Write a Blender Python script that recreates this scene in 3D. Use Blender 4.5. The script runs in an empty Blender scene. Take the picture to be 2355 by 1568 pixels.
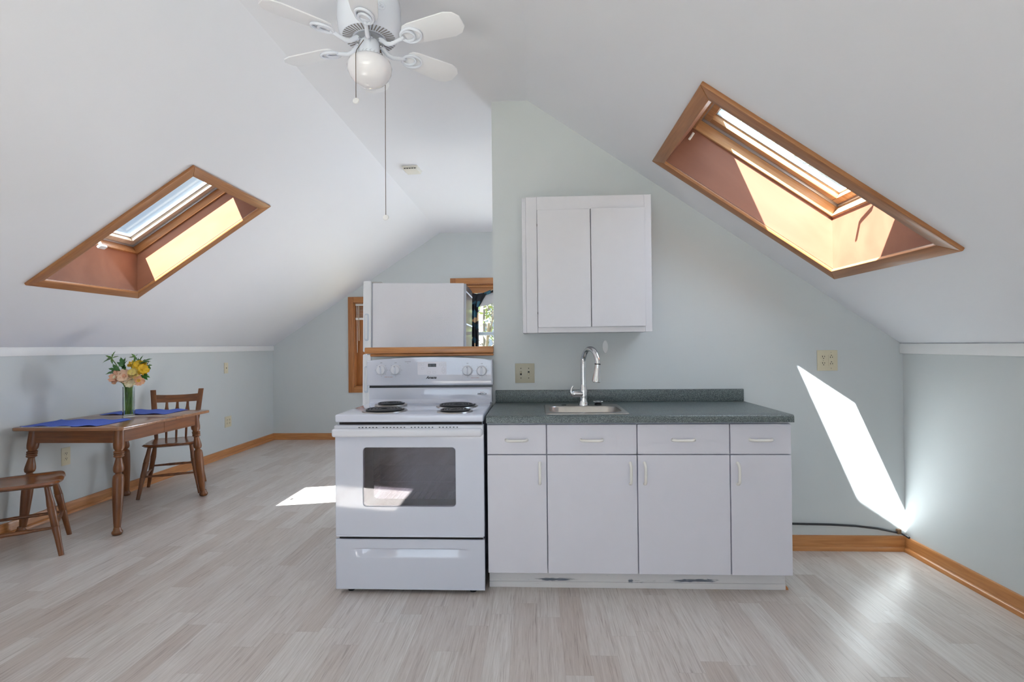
import bpy, bmesh, math, random
from mathutils import Vector, Matrix, Euler
random.seed(7)
sc = bpy.context.scene
COL = sc.collection
PI = math.pi
R = math.radians

# ------------------------------------------------------------------ camera
YAW, PITCH, ROLL, FPX = 0.046346, 0.0080957, -0.010195, 1202.22
def cam_axes():
    c, s = math.cos(YAW), math.sin(YAW)
    fwd = Vector((-s, c, 0)); right = Vector((c, s, 0)); up = Vector((0, 0, 1))
    cp, sp = math.cos(PITCH), math.sin(PITCH)
    f2 = cp*fwd + sp*up; u2 = cp*up - sp*fwd
    cr, sr = math.cos(ROLL), math.sin(ROLL)
    return cr*right + sr*u2, cr*u2 - sr*right, f2
_r, _u, _f = cam_axes()
cd = bpy.data.cameras.new('camera'); cam = bpy.data.objects.new('camera', cd); COL.objects.link(cam)
m = Matrix.Identity(4)
for i in range(3):
    m[i][0] = _r[i]; m[i][1] = _u[i]; m[i][2] = -_f[i]
m[2][3] = 1.25
cam.matrix_world = m
cd.sensor_width = 36; cd.sensor_fit = 'HORIZONTAL'; cd.lens = FPX*36/2355
cd.clip_start = 0.02; cd.clip_end = 200
sc.camera = cam

# ------------------------------------------------------------------ exposure, sky, sun, fill lamps
sc.view_settings.view_transform = 'Standard'
sc.view_settings.look = 'None'
sc.view_settings.gamma = 1.0
sc.view_settings.use_curve_mapping = False
sc.view_settings.exposure = -0.04
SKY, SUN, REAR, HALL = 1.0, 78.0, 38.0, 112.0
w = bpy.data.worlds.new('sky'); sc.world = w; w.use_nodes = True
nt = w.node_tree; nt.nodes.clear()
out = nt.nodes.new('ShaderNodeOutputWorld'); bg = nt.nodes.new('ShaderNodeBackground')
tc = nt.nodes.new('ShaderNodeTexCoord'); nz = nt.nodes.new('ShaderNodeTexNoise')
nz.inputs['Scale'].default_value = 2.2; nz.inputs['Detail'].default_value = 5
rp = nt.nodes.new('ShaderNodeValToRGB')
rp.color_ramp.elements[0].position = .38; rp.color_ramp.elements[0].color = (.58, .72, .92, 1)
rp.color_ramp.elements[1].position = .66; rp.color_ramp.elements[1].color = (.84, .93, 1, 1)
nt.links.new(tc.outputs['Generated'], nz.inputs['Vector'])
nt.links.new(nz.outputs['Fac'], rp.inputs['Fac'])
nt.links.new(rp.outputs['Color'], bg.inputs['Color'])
sz = nt.nodes.new('ShaderNodeSeparateXYZ'); mr = nt.nodes.new('ShaderNodeMapRange')      # dim at low elevations, brightness added overhead to light the room
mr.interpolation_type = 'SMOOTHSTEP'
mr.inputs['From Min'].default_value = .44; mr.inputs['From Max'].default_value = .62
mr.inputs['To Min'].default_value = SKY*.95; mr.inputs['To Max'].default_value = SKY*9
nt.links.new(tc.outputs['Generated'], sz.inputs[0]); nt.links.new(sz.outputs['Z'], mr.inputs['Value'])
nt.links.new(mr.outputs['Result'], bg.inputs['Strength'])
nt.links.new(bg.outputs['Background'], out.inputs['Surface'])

SUN_DIR = Vector((.431, .473, -1)).normalized()
sl = bpy.data.lights.new('sun', 'SUN'); sl.energy = SUN; sl.angle = R(.6); sl.color = (1, .99, .98)
so = bpy.data.objects.new('sun', sl); COL.objects.link(so)
so.rotation_euler = SUN_DIR.to_track_quat('-Z', 'Y').to_euler(); so.location = (-6, -6, 12)

def area(name, loc, direction, sx, sy, power, col=(1, 1, 1), portal=False, up='Y'):
    l = bpy.data.lights.new(name, 'AREA'); l.shape = 'RECTANGLE'; l.size = sx; l.size_y = sy
    l.energy = power; l.color = col
    o = bpy.data.objects.new(name, l); COL.objects.link(o); o.location = loc
    o.rotation_euler = Vector(direction).to_track_quat('-Z', up).to_euler()
    if portal: l.cycles.is_portal = True
    return o

# ------------------------------------------------------------------ room numbers (metres)
XL, XR, YW, YB, YF = -3.5915, 2.198, 3.248, 6.973, -2.6
XCL, XCR, ZC, ZKL, ZKR = -1.2843, -.0396, 2.773, 1.2673, 1.2317
SLL = (ZC-ZKL)/(XCL-XL); SLR = (ZKR-ZC)/(XR-XCR)
XP = -.2648                                   # left edge of the full-height partition
PONY_X, PONY_Z, PT = -1.035, 1.205, .12
FILL_TINT = (.74, .87, 1.0)
sc.cycles.diffuse_bounces = 8
# added fill lamps at the unseen rear and far windows, tinted like daylight
area('rear_fill', (-.6, YF-.06, 1.22), (0, 1, .10), 3.1, 1.5, REAR, FILL_TINT)
area('hall_fill', (1.1, YB+.06, 1.3), (0, -1, 0), .78, 1.2, HALL, FILL_TINT)

# ------------------------------------------------------------------ materials
def new_mat(name):
    mt = bpy.data.materials.new(name); mt.use_nodes = True
    return mt, mt.node_tree, mt.node_tree.nodes['Principled BSDF']
def plain(name, col, rough=.5, metal=0, spec=.5, noise=.03, nscale=14, bump=0, bscale=120, coat=0):
    mt, t, b = new_mat(name)
    b.inputs['Roughness'].default_value = rough; b.inputs['Metallic'].default_value = metal
    b.inputs['Specular IOR Level'].default_value = spec
    b.inputs['Coat Weight'].default_value = coat
    c = t.nodes.new('ShaderNodeTexCoord'); n = t.nodes.new('ShaderNodeTexNoise')
    n.inputs['Scale'].default_value = nscale; n.inputs['Detail'].default_value = 4
    r = t.nodes.new('ShaderNodeValToRGB')
    r.color_ramp.elements[0].color = (*[max(0, v*(1-noise)) for v in col], 1)
    r.color_ramp.elements[1].color = (*[min(1, v*(1+noise)) for v in col], 1)
    r.color_ramp.elements[0].position = .3; r.color_ramp.elements[1].position = .7
    t.links.new(c.outputs['Object'], n.inputs['Vector']); t.links.new(n.outputs['Fac'], r.inputs['Fac'])
    t.links.new(r.outputs['Color'], b.inputs['Base Color'])
    if bump:
        n2 = t.nodes.new('ShaderNodeTexNoise'); n2.inputs['Scale'].default_value = bscale; n2.inputs['Detail'].default_value = 3
        bp = t.nodes.new('ShaderNodeBump'); bp.inputs['Strength'].default_value = bump; bp.inputs['Distance'].default_value = .004
        t.links.new(c.outputs['Object'], n2.inputs['Vector']); t.links.new(n2.outputs['Fac'], bp.inputs['Height'])
        t.links.new(bp.outputs['Normal'], b.inputs['Normal'])
    return mt
def wood(name, dark, light, axis='x', scale=9, stretch=14, rough=.4, contrast=(.3, .7), coat=0):
    mt, t, b = new_mat(name)
    b.inputs['Roughness'].default_value = rough; b.inputs['Coat Weight'].default_value = coat
    b.inputs['Coat Roughness'].default_value = .15
    c = t.nodes.new('ShaderNodeTexCoord'); mp = t.nodes.new('ShaderNodeMapping')
    s = [scale*stretch/6]*3; s['xyz'.index(axis)] = scale/6
    mp.inputs['Scale'].default_value = s
    n = t.nodes.new('ShaderNodeTexNoise'); n.inputs['Scale'].default_value = 3; n.inputs['Detail'].default_value = 6
    n.inputs['Distortion'].default_value = .6
    r = t.nodes.new('ShaderNodeValToRGB')
    r.color_ramp.elements[0].color = (*dark, 1); r.color_ramp.elements[1].color = (*light, 1)
    r.color_ramp.elements[0].position, r.color_ramp.elements[1].position = contrast
    t.links.new(c.outputs['Object'], mp.inputs['Vector']); t.links.new(mp.outputs['Vector'], n.inputs['Vector'])
    t.links.new(n.outputs['Fac'], r.inputs['Fac']); t.links.new(r.outputs['Color'], b.inputs['Base Color'])
    return mt
def pane_mat(name, tint=(.93, .96, .96), f0=.04, rough=.01):
    """thin sheet glass: clear transmission plus a Schlick mirror reflection"""
    mt = bpy.data.materials.new(name); mt.use_nodes = True; t = mt.node_tree; t.nodes.clear()
    o = t.nodes.new('ShaderNodeOutputMaterial'); mx = t.nodes.new('ShaderNodeMixShader')
    tr = t.nodes.new('ShaderNodeBsdfTransparent'); gl = t.nodes.new('ShaderNodeBsdfGlossy'); lw = t.nodes.new('ShaderNodeLayerWeight')
    pw = t.nodes.new('ShaderNodeMath'); pw.operation = 'POWER'; pw.inputs[1].default_value = 5
    ma = t.nodes.new('ShaderNodeMath'); ma.operation = 'MULTIPLY_ADD'; ma.inputs[1].default_value = 1-f0; ma.inputs[2].default_value = f0
    lw.inputs['Blend'].default_value = .5
    tr.inputs['Color'].default_value = (*tint, 1); gl.inputs['Roughness'].default_value = rough
    t.links.new(lw.outputs['Facing'], pw.inputs[0]); t.links.new(pw.outputs[0], ma.inputs[0]); t.links.new(ma.outputs[0], mx.inputs['Fac'])
    t.links.new(tr.outputs[0], mx.inputs[1]); t.links.new(gl.outputs[0], mx.inputs[2])
    t.links.new(mx.outputs[0], o.inputs['Surface'])
    return mt

M = {}
M['ceiling'] = plain('ceiling_paint', (.765, .775, .815), .55, noise=.008, nscale=1.5, bump=.03, bscale=30)
M['wall'] = plain('sage_wall_paint', (.585, .617, .622), .5, noise=.012, nscale=2, bump=.04, bscale=60)
M['trim_white'] = plain('white_trim_paint', (.82, .82, .82), .4, noise=.01)
M['pine'] = wood('stained_pine', (.40, .155, .045), (.56, .25, .085), 'x', 8, 16, .32, coat=.3)
M['pine_y'] = wood('stained_pine_lengthwise', (.40, .155, .045), (.56, .25, .085), 'y', 8, 16, .32, coat=.3)
M['pine_z'] = wood('stained_pine_upright', (.33, .12, .035), (.47, .19, .06), 'z', 8, 16, .35, coat=.3)
M['sky_trim'] = wood('skylight_casing_wood', (.285, .112, .038), (.41, .182, .066), 'x', 8, 16, .38, coat=.2)
M['sky_trim_y'] = wood('skylight_casing_wood_across', (.285, .112, .038), (.41, .182, .066), 'y', 8, 16, .38, coat=.2)
M['ply'] = wood('stained_plywood_lining', (.205, .081, .048), (.30, .129, .078), 'x', 3, 4, .45, (.2, .8))
M['ply_left'] = wood('stained_plywood_lining_orange', (.215, .080, .040), (.315, .125, .068), 'x', 3, 4, .45, (.2, .8))
M['sash'] = wood('pine_sash', (.42, .23, .11), (.60, .36, .18), 'x', 8, 18, .4)
M['sash_pale'] = wood('weathered_pine_sash', (.50, .40, .30), (.68, .56, .43), 'x', 8, 18, .45)
M['furn'] = wood('brown_maple', (.105, .030, .007), (.215, .075, .018), 'z', 7, 9, .36, coat=.1)
M['furn_x'] = wood('brown_maple_boards', (.135, .043, .011), (.245, .086, .023), 'x', 7, 12, .28, coat=.4)
M['furn_y'] = wood('brown_maple_rails', (.135, .043, .011), (.245, .086, .023), 'y', 6, 12, .28, coat=.4)
M['tabletop'] = wood('worn_table_maple', (.205, .088, .038), (.33, .155, .072), 'x', 6, 12, .22, coat=.35)
M['seat'] = wood('worn_seat_maple', (.14, .045, .013), (.27, .10, .034), 'y', 7, 10, .25, coat=.4)
M['cab'] = plain('white_melamine', (.675, .67, .735), .38, noise=.008)
M['cab_up'] = plain('white_painted_cabinet', (.645, .64, .675), .42, noise=.01)
M['handle'] = plain('cream_plastic', (.80, .78, .73), .35, noise=.01)
M['gap'] = plain('dark_gap', (.025, .018, .016), .8)
M['brownedge'] = plain('brown_particle_edge', (.20, .115, .06), .8, noise=.2, nscale=200)
M['enamel'] = plain('white_enamel', (.60, .625, .715), .06, noise=.005, spec=.85)
M['enamel_warm'] = plain('white_enamel_trim', (.67, .68, .73), .2, noise=.005)
M['black'] = plain('black_gloss', (.012, .012, .014), .25)
M['coil'] = plain('black_heating_coil', (.02, .02, .022), .42, noise=.2, nscale=60)
M['chrome'] = plain('chrome', (.78, .79, .81), .08, metal=1, noise=.01)
M['steel'] = plain('brushed_steel', (.42, .40, .38), .3, metal=1, noise=.05, nscale=40)
M['oven_in'] = plain('oven_lining', (.055, .052, .062), .45, noise=.1)
M['fridge'] = plain('fridge_enamel', (.72, .72, .77), .24, noise=.006, bump=.25, bscale=140)
M['fridge_door'] = plain('fridge_door_enamel', (.76, .77, .80), .28, noise=.006)
M['recess'] = plain('grey_blue_recess', (.55, .60, .68), .4, noise=.01)
M['fridge_back'] = plain('black_metal_back', (.03, .033, .03), .12, noise=.05)
M['gasket'] = plain('grey_gasket', (.40, .42, .48), .5)
M['fan'] = plain('white_fan_enamel', (.78, .82, .90), .22, noise=.005)
M['blade'] = plain('white_blade', (.86, .87, .90), .4, noise=.01)
M['vent'] = plain('fan_vent_shadow', (.26, .245, .235), .7)
M['opal'] = plain('opal_glass', (.86, .85, .88), .07, noise=.003, spec=.6)
M['brass'] = plain('dark_brass_chain', (.14, .10, .065), .4, metal=.7, noise=.1, nscale=200)
M['cream_plate'] = plain('ivory_plate', (.66, .60, .44), .35, noise=.01)
M['beige_plate'] = plain('beige_metal_plate', (.44, .41, .31), .35, noise=.02)
M['slot'] = plain('dark_slot', (.02, .018, .015), .6)
M['white_plastic'] = plain('white_plastic', (.82, .82, .82), .35, noise=.01)
M['ivory_plastic'] = plain('aged_white_plastic', (.74, .72, .66), .45, noise=.02)
M['cable'] = plain('black_cable', (.028, .028, .032), .45)
M['blue'] = plain('blue_cotton', (.07, .13, .52), .85, noise=.12, nscale=160, bump=.25, bscale=220)
M['fringe'] = plain('white_stitching', (.75, .72, .70), .8)
M['ink'] = plain('dark_print', (.05, .05, .06), .5)
M['ink_red'] = plain('red_print', (.35, .06, .06), .5)
M['ink_grey'] = plain('grey_print', (.36, .36, .40), .5)
M['panel'] = plain('pale_control_panel', (.74, .73, .80), .25, noise=.004)
M['ground'] = plain('leaf_litter', (.23, .20, .12), .9, noise=.4, nscale=2)
M['bark'] = plain('tree_bark', (.10, .088, .078), .85, noise=.25, nscale=12)
M['leaf_out'] = plain('spring_leaves', (.12, .17, .05), .7, noise=.3, nscale=1.5)
M['leaf'] = plain('bouquet_leaf', (.045, .155, .026), .4, noise=.35, nscale=30)
M['leaf2'] = plain('bouquet_leaf_pale', (.10, .22, .04), .42, noise=.3, nscale=30)
M['stem'] = plain('green_stem', (.12, .22, .04), .45, noise=.2, nscale=40)
M['peach'] = plain('peach_petal', (.80, .46, .29), .55, noise=.12, nscale=25)
M['peach_pale'] = plain('pale_peach_petal', (.82, .60, .42), .55, noise=.1, nscale=25)
M['yellow'] = plain('yellow_petal', (.80, .52, .035), .5, noise=.12, nscale=25)
M['lemon'] = plain('lemon_petal', (.80, .68, .25), .5, noise=.1, nscale=25)
M['cream'] = plain('cream_petal', (.80, .72, .50), .5, noise=.1, nscale=25)
M['lining'] = plain('white_shade_cloth', (.62, .62, .63), .8, noise=.02)
M['blind'] = plain('white_blind_slat', (.80, .79, .76), .45, noise=.01)
M['alu'] = plain('grey_sash_metal', (.42, .44, .47), .35, metal=.6, noise=.02)
M['silver'] = plain('silver_bead', (.80, .82, .85), .25, metal=.7, noise=.02)
M['vinyl'] = plain('pale_blue_vinyl', (.62, .72, .80), .4, noise=.01)
M['glass'] = pane_mat('window_glass')
M['skyglass'] = pane_mat('skylight_glass', (.92, .95, .96), .04, .02)
M['ovenglass'] = pane_mat('oven_door_glass', (.80, .78, .82), .08, .01)
M['innerglass'] = pane_mat('oven_inner_glass', (.85, .84, .88), .09, .01)
vg, t, b = new_mat('vase_glass'); M['vase'] = vg
b.inputs['Transmission Weight'].default_value = 1; b.inputs['Roughness'].default_value = 0; b.inputs['IOR'].default_value = 1.2
b.inputs['Base Color'].default_value = (.93, .97, .95, 1)

M['water'] = pane_mat('vase_water', (.93, .97, .93), .02, .01)
# countertop: green-grey speckle
mt, t, b = new_mat('speckled_laminate'); M['counter'] = mt
c = t.nodes.new('ShaderNodeTexCoord'); v = t.nodes.new('ShaderNodeTexVoronoi'); v.inputs['Scale'].default_value = 620
n = t.nodes.new('ShaderNodeTexNoise'); n.inputs['Scale'].default_value = 300; n.inputs['Detail'].default_value = 3
r = t.nodes.new('ShaderNodeValToRGB'); e = r.color_ramp.elements
e[0].position = 0; e[0].color = (.018, .022, .022, 1); e[1].position = 1; e[1].color = (.30, .34, .33, 1)
x = e.new(.35); x.color = (.065, .085, .088, 1); x = e.new(.7); x.color = (.125, .155, .155, 1)
sep = t.nodes.new('ShaderNodeSeparateColor')
t.links.new(c.outputs['Object'], v.inputs['Vector']); t.links.new(v.outputs['Color'], sep.inputs['Color'])
t.links.new(sep.outputs[0], r.inputs['Fac']); t.links.new(r.outputs['Color'], b.inputs['Base Color'])
b.inputs['Roughness'].default_value = .36

# floor: strip laminate running along y
mt, t, b = new_mat('washed_oak_laminate'); M['floor'] = mt
L = t.links.new
def mth(op, a, bb=None, cc=None):
    nd = t.nodes.new('ShaderNodeMath'); nd.operation = op
    for i, vv in enumerate((a, bb, cc)):
        if vv is None: continue
        if isinstance(vv, (int, float)): nd.inputs[i].default_value = vv
        else: L(vv, nd.inputs[i])
    return nd.outputs[0]
c = t.nodes.new('ShaderNodeTexCoord'); sx = t.nodes.new('ShaderNodeSeparateXYZ'); L(c.outputs['Object'], sx.inputs[0])
STRIP, SLEN = .1065, .62
u = mth('DIVIDE', mth('ADD', sx.outputs['X'], 10.02), STRIP); iu = mth('FLOOR', u); fu = mth('FRACT', u)
wn = t.nodes.new('ShaderNodeTexWhiteNoise'); wn.noise_dimensions = '1D'; L(iu, wn.inputs['W'])
vv = mth('ADD', mth('DIVIDE', mth('ADD', sx.outputs['Y'], 10), SLEN), mth('MULTIPLY', wn.outputs['Value'], 7.3))
iv = mth('FLOOR', vv); fv = mth('FRACT', vv)
cv = t.nodes.new('ShaderNodeCombineXYZ'); L(iu, cv.inputs[0]); L(iv, cv.inputs[1])
wn2 = t.nodes.new('ShaderNodeTexWhiteNoise'); wn2.noise_dimensions = '3D'; L(cv.outputs[0], wn2.inputs['Vector'])
# grain
off = t.nodes.new('ShaderNodeVectorMath'); off.operation = 'MULTIPLY_ADD'
L(wn2.outputs['Color'], off.inputs[0]); off.inputs[1].default_value = (9, 9, 9); L(c.outputs['Object'], off.inputs[2])
mp = t.nodes.new('ShaderNodeMapping'); mp.inputs['Scale'].default_value = (70, 2.6, 1); L(off.outputs[0], mp.inputs['Vector'])
gn = t.nodes.new('ShaderNodeTexNoise'); gn.inputs['Scale'].default_value = 1.6; gn.inputs['Detail'].default_value = 7; gn.inputs['Distortion'].default_value = 1.1
gn.inputs['Roughness'].default_value = .62
L(mp.outputs[0], gn.inputs['Vector'])
gr = t.nodes.new('ShaderNodeValToRGB'); e = gr.color_ramp.elements
e[0].position = .28; e[0].color = (.335, .285, .262, 1); e[1].position = .66; e[1].color = (.60, .565, .54, 1)
x = e.new(.44); x.color = (.50, .455, .427, 1)
L(gn.outputs['Fac'], gr.inputs['Fac'])
tr_ = t.nodes.new('ShaderNodeValToRGB'); e = tr_.color_ramp.elements
e[0].position = 0; e[0].color = (.88, .815, .77, 1); e[1].position = 1; e[1].color = (1.09, 1.09, 1.075, 1)
x = e.new(.5); x.color = (1.0, .97, .95, 1)
L(wn2.outputs['Value'], tr_.inputs['Fac'])
mx = t.nodes.new('ShaderNodeMix'); mx.data_type = 'RGBA'; mx.blend_type = 'MULTIPLY'; mx.inputs['Factor'].default_value = 1
L(gr.outputs['Color'], mx.inputs['A']); L(tr_.outputs['Color'], mx.inputs['B'])
seam_u = mth('LESS_THAN', mth('MINIMUM', fu, mth('SUBTRACT', 1, fu)), .006)
seam_v = mth('LESS_THAN', mth('MINIMUM', fv, mth('SUBTRACT', 1, fv)), .0012)
seam = mth('MAXIMUM', seam_u, seam_v)
mx2 = t.nodes.new('ShaderNodeMix'); mx2.data_type = 'RGBA'; L(mth('MULTIPLY', seam, .35), mx2.inputs['Factor'])
L(mx.outputs['Result'], mx2.inputs['A']); mx2.inputs['B'].default_value = (.22, .17, .14, 1)
L(mx2.outputs['Result'], b.inputs['Base Color'])
b.inputs['Roughness'].default_value = .30; b.inputs['Specular IOR Level'].default_value = .65
bp = t.nodes.new('ShaderNodeBump'); bp.inputs['Strength'].default_value = .08; bp.inputs['Distance'].default_value = .002
L(gn.outputs['Fac'], bp.inputs['Height']); L(bp.outputs['Normal'], b.inputs['Normal'])

# scuffed white kick board
mt, t, b = new_mat('scuffed_white_board'); M['kick'] = mt
L = t.links.new
c = t.nodes.new('ShaderNodeTexCoord'); sx = t.nodes.new('ShaderNodeSeparateXYZ'); L(c.outputs['Object'], sx.inputs[0])
mp = t.nodes.new('ShaderNodeMapping'); mp.inputs['Scale'].default_value = (9, 1, 70); L(c.outputs['Object'], mp.inputs['Vector'])
n = t.nodes.new('ShaderNodeTexNoise'); n.inputs['Scale'].default_value = 1.5; n.inputs['Detail'].default_value = 8; n.inputs['Distortion'].default_value = 1.5
L(mp.outputs[0], n.inputs['Vector'])
tot = None
for (x0, hw, st, zc, hh) in ((.085, .125, .42, .040, .011), (.80, .15, .42, .041, .012), (.47, .018, .34, .037, .014), (.55, .11, .14, .034, .012), (-.14, .10, .10, .038, .012)):
    d = mth('SUBTRACT', 1, mth('DIVIDE', mth('ABSOLUTE', mth('SUBTRACT', sx.outputs['X'], x0)), hw))
    dz = mth('SUBTRACT', 1, mth('DIVIDE', mth('ABSOLUTE', mth('SUBTRACT', sx.outputs['Z'], zc)), hh))
    q = mth('MULTIPLY', mth('MAXIMUM', mth('MINIMUM', mth('MULTIPLY', d, 1.6), 1), 0), mth('MAXIMUM', mth('MINIMUM', mth('MULTIPLY', dz, 1.4), 1), 0))
    q = mth('MULTIPLY', q, st)
    tot = q if tot is None else mth('MAXIMUM', tot, q)
val = mth('ADD', mth('MULTIPLY', tot, 1.3), mth('MULTIPLY', mth('SUBTRACT', n.outputs['Fac'], .5), 1.1))
r = t.nodes.new('ShaderNodeValToRGB'); e = r.color_ramp.elements
e[0].position = .20; e[0].color = (.68, .67, .68, 1); e[1].position = .46; e[1].color = (.13, .15, .19, 1)
L(val, r.inputs['Fac']); L(r.outputs['Color'], b.inputs['Base Color']); b.inputs['Roughness'].default_value = .5

# dark floral curtain
mt, t, b = new_mat('dark_floral_cloth'); M['floral'] = mt
c = t.nodes.new('ShaderNodeTexCoord'); v = t.nodes.new('ShaderNodeTexVoronoi'); v.inputs['Scale'].default_value = 17
r = t.nodes.new('ShaderNodeValToRGB'); r.color_ramp.interpolation = 'CONSTANT'; e = r.color_ramp.elements
e[0].position = 0; e[0].color = (.008, .010, .014, 1); e[1].position = .55; e[1].color = (.015, .06, .09, 1)
for p_, col in ((.70, (.03, .12, .17)), (.80, (.40, .17, .04)), (.86, (.55, .38, .22)), (.91, (.02, .015, .02))):
    x = e.new(p_); x.color = (*col, 1)
sep = t.nodes.new('ShaderNodeSeparateColor')
t.links.new(c.outputs['Object'], v.inputs['Vector']); t.links.new(v.outputs['Color'], sep.inputs['Color'])
t.links.new(sep.outputs[0], r.inputs['Fac']); t.links.new(r.outputs['Color'], b.inputs['Base Color']); b.inputs['Roughness'].default_value = .7

# ------------------------------------------------------------------ mesh helpers
class B:
    def __init__(s): s.bm = bmesh.new()
    def box(s, x0, x1, y0, y1, z0, z1, bev=0, seg=2, mat=None):
        T = Matrix.Translation(((x0+x1)/2, (y0+y1)/2, (z0+z1)/2)) @ Matrix.Diagonal((abs(x1-x0), abs(y1-y0), abs(z1-z0), 1))
        if mat is not None: T = mat @ T
        vs = bmesh.ops.create_cube(s.bm, size=1, matrix=T)['verts']
        if bev:
            es = list({e for v_ in vs for e in v_.link_edges})
            bmesh.ops.bevel(s.bm, geom=es, offset=bev, segments=seg, profile=.5, affect='EDGES')
        return s
    def lathe(s, prof, mat=None, n=24, cap=True):
        mat = mat or Matrix.Identity(4); rings = []
        for (r_, z_) in prof:
            if r_ < 1e-5: rings.append([s.bm.verts.new(mat @ Vector((0, 0, z_)))])
            else: rings.append([s.bm.verts.new(mat @ Vector((r_*math.cos(2*PI*i/n), r_*math.sin(2*PI*i/n), z_))) for i in range(n)])
        for a, c_ in zip(rings, rings[1:]):
            for i in range(n):
                j = (i+1) % n
                if len(a) == 1 and len(c_) == 1: continue
                if len(a) == 1: s.bm.faces.new((a[0], c_[i], c_[j]))
                elif len(c_) == 1: s.bm.faces.new((a[i], a[j], c_[0]))
                else: s.bm.faces.new((a[i], a[j], c_[j], c_[i]))
        if cap:
            if len(rings[0]) > 2: s.bm.faces.new(rings[0][::-1])
            if len(rings[-1]) > 2: s.bm.faces.new(rings[-1])
        return s
    def tube(s, pts, rad, n=10, cap=True, flat=None, closed=False):
        pts = [Vector(p) for p in pts]; N = len(pts)
        rads = rad if isinstance(rad, (list, tuple)) else [rad]*N
        up = None; rings = []
        for i, p in enumerate(pts):
            a = pts[(i-1) % N] if (i > 0 or closed) else p
            bb = pts[(i+1) % N] if (i < N-1 or closed) else p
            d = (bb-a).normalized()
            if up is None:
                up = Vector((0, 0, 1)) if abs(d.z) < .9 else Vector((1, 0, 0))
                up = (up - d*up.dot(d)).normalized()
            else:
                up = (up - d*up.dot(d))
                up = up.normalized() if up.length > 1e-6 else d.orthogonal().normalized()
            sd = d.cross(up)
            fl = flat if flat else 1
            rings.append([s.bm.verts.new(p + rads[i]*(math.cos(2*PI*k/n)*sd + math.sin(2*PI*k/n)*up*fl)) for k in range(n)])
        M_ = N if closed else N-1
        for i in range(M_):
            a, c_ = rings[i], rings[(i+1) % N]
            for k in range(n):
                j = (k+1) % n
                s.bm.faces.new((a[k], a[j], c_[j], c_[k]))
        if cap and not closed:
            s.bm.faces.new(rings[0][::-1]); s.bm.faces.new(rings[-1])
        return s
    def prism(s, poly, h0, h1, mat=None, bev=0, seg=2):
        """poly in (a,b), extruded along third axis; mat maps (a,b,h) to space"""
        mat = mat or Matrix.Identity(4)
        lo = [s.bm.verts.new(mat @ Vector((a, b_, h0))) for a, b_ in poly]
        hi = [s.bm.verts.new(mat @ Vector((a, b_, h1))) for a, b_ in poly]
        fs = [s.bm.faces.new(lo[::-1]), s.bm.faces.new(hi)]
        for i in range(len(poly)):
            j = (i+1) % len(poly); fs.append(s.bm.faces.new((lo[i], lo[j], hi[j], hi[i])))
        if bev:
            es = list({e for f in fs[:2] for e in f.edges})
            bmesh.ops.bevel(s.bm, geom=es, offset=bev, segments=seg, profile=.5, affect='EDGES')
        return s
    def face(s, pts):
        s.bm.faces.new([s.bm.verts.new(Vector(p)) for p in pts]); return s
    def grid(s, fn, nu, nv):
        vs = [[s.bm.verts.new(Vector(fn(i/nu, j/nv))) for j in range(nv+1)] for i in range(nu+1)]
        for i in range(nu):
            for j in range(nv): s.bm.faces.new((vs[i][j], vs[i+1][j], vs[i+1][j+1], vs[i][j+1]))
        return s
    def ball(s, c_, r_, sub=2, scale=(1, 1, 1)):
        T = Matrix.Translation(c_) @ Matrix.Diagonal((*scale, 1))
        bmesh.ops.create_icosphere(s.bm, subdivisions=sub, radius=r_, matrix=T); return s
def obj(name, b, mat, parent=None, ang=40, loc=None, recalc=True, solid=0):
    if recalc: bmesh.ops.recalc_face_normals(b.bm, faces=b.bm.faces)
    me = bpy.data.meshes.new(name); b.bm.to_mesh(me); b.bm.free()
    for p in me.polygons: p.use_smooth = True
    me.set_sharp_from_angle(angle=R(ang))
    me.materials.append(M[mat] if isinstance(mat, str) else mat)
    o = bpy.data.objects.new(name, me); COL.objects.link(o)
    if parent: o.parent = parent
    if loc: o.location = loc
    if solid:
        sm = o.modifiers.new('thickness', 'SOLIDIFY'); sm.thickness = solid; sm.offset = 0
    return o
def tag(o, label=None, cat=None, group=None, kind=None):
    if label: o['label'] = label
    if cat: o['category'] = cat
    if group: o['group'] = group
    if kind: o['kind'] = kind
    return o
def thing(name, label, cat, loc=(0, 0, 0), rotz=0, group=None, kind=None):
    o = bpy.data.objects.new(name, None); COL.objects.link(o); o.empty_display_size = .1
    o.location = loc; o.rotation_euler = (0, 0, rotz)
    return tag(o, label, cat, group, kind)
def struct(name, b, mat, label, cat, ang=40):
    return tag(obj(name, b, mat, None, ang), label, cat, None, 'structure')
def copy_tree(o, parent=None):
    c_ = o.copy(); COL.objects.link(c_)
    if parent: c_.parent = parent
    for ch in list(o.children): copy_tree(ch, c_)
    return c_
def text(name, s, size, mat, parent, T, align='CENTER', shear=0, ext=.0003, bold=0):
    cu = bpy.data.curves.new(name, 'FONT'); cu.body = s; cu.size = size; cu.align_x = align; cu.align_y = 'CENTER'
    cu.extrude = ext; cu.shear = shear; cu.offset = bold; cu.resolution_u = 2
    tmp = bpy.data.objects.new('tmp', cu); COL.objects.link(tmp)
    dg = bpy.context.evaluated_depsgraph_get()
    me = bpy.data.meshes.new_from_object(tmp.evaluated_get(dg)); bpy.data.objects.remove(tmp)
    me.name = name; me.transform(T); me.materials.clear(); me.materials.append(M[mat])
    o = bpy.data.objects.new(name, me); COL.objects.link(o); o.parent = parent
    return o
def mat_axes(o, ex, ey, ez):
    T = Matrix.Identity(4)
    for i in range(3): T[i][0], T[i][1], T[i][2], T[i][3] = ex[i], ey[i], ez[i], o[i]
    return T
FACE_CAM = lambda o: mat_axes(o, (1, 0, 0), (0, 0, 1), (0, -1, 0))   # local x right, y up, z towards -Y

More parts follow.
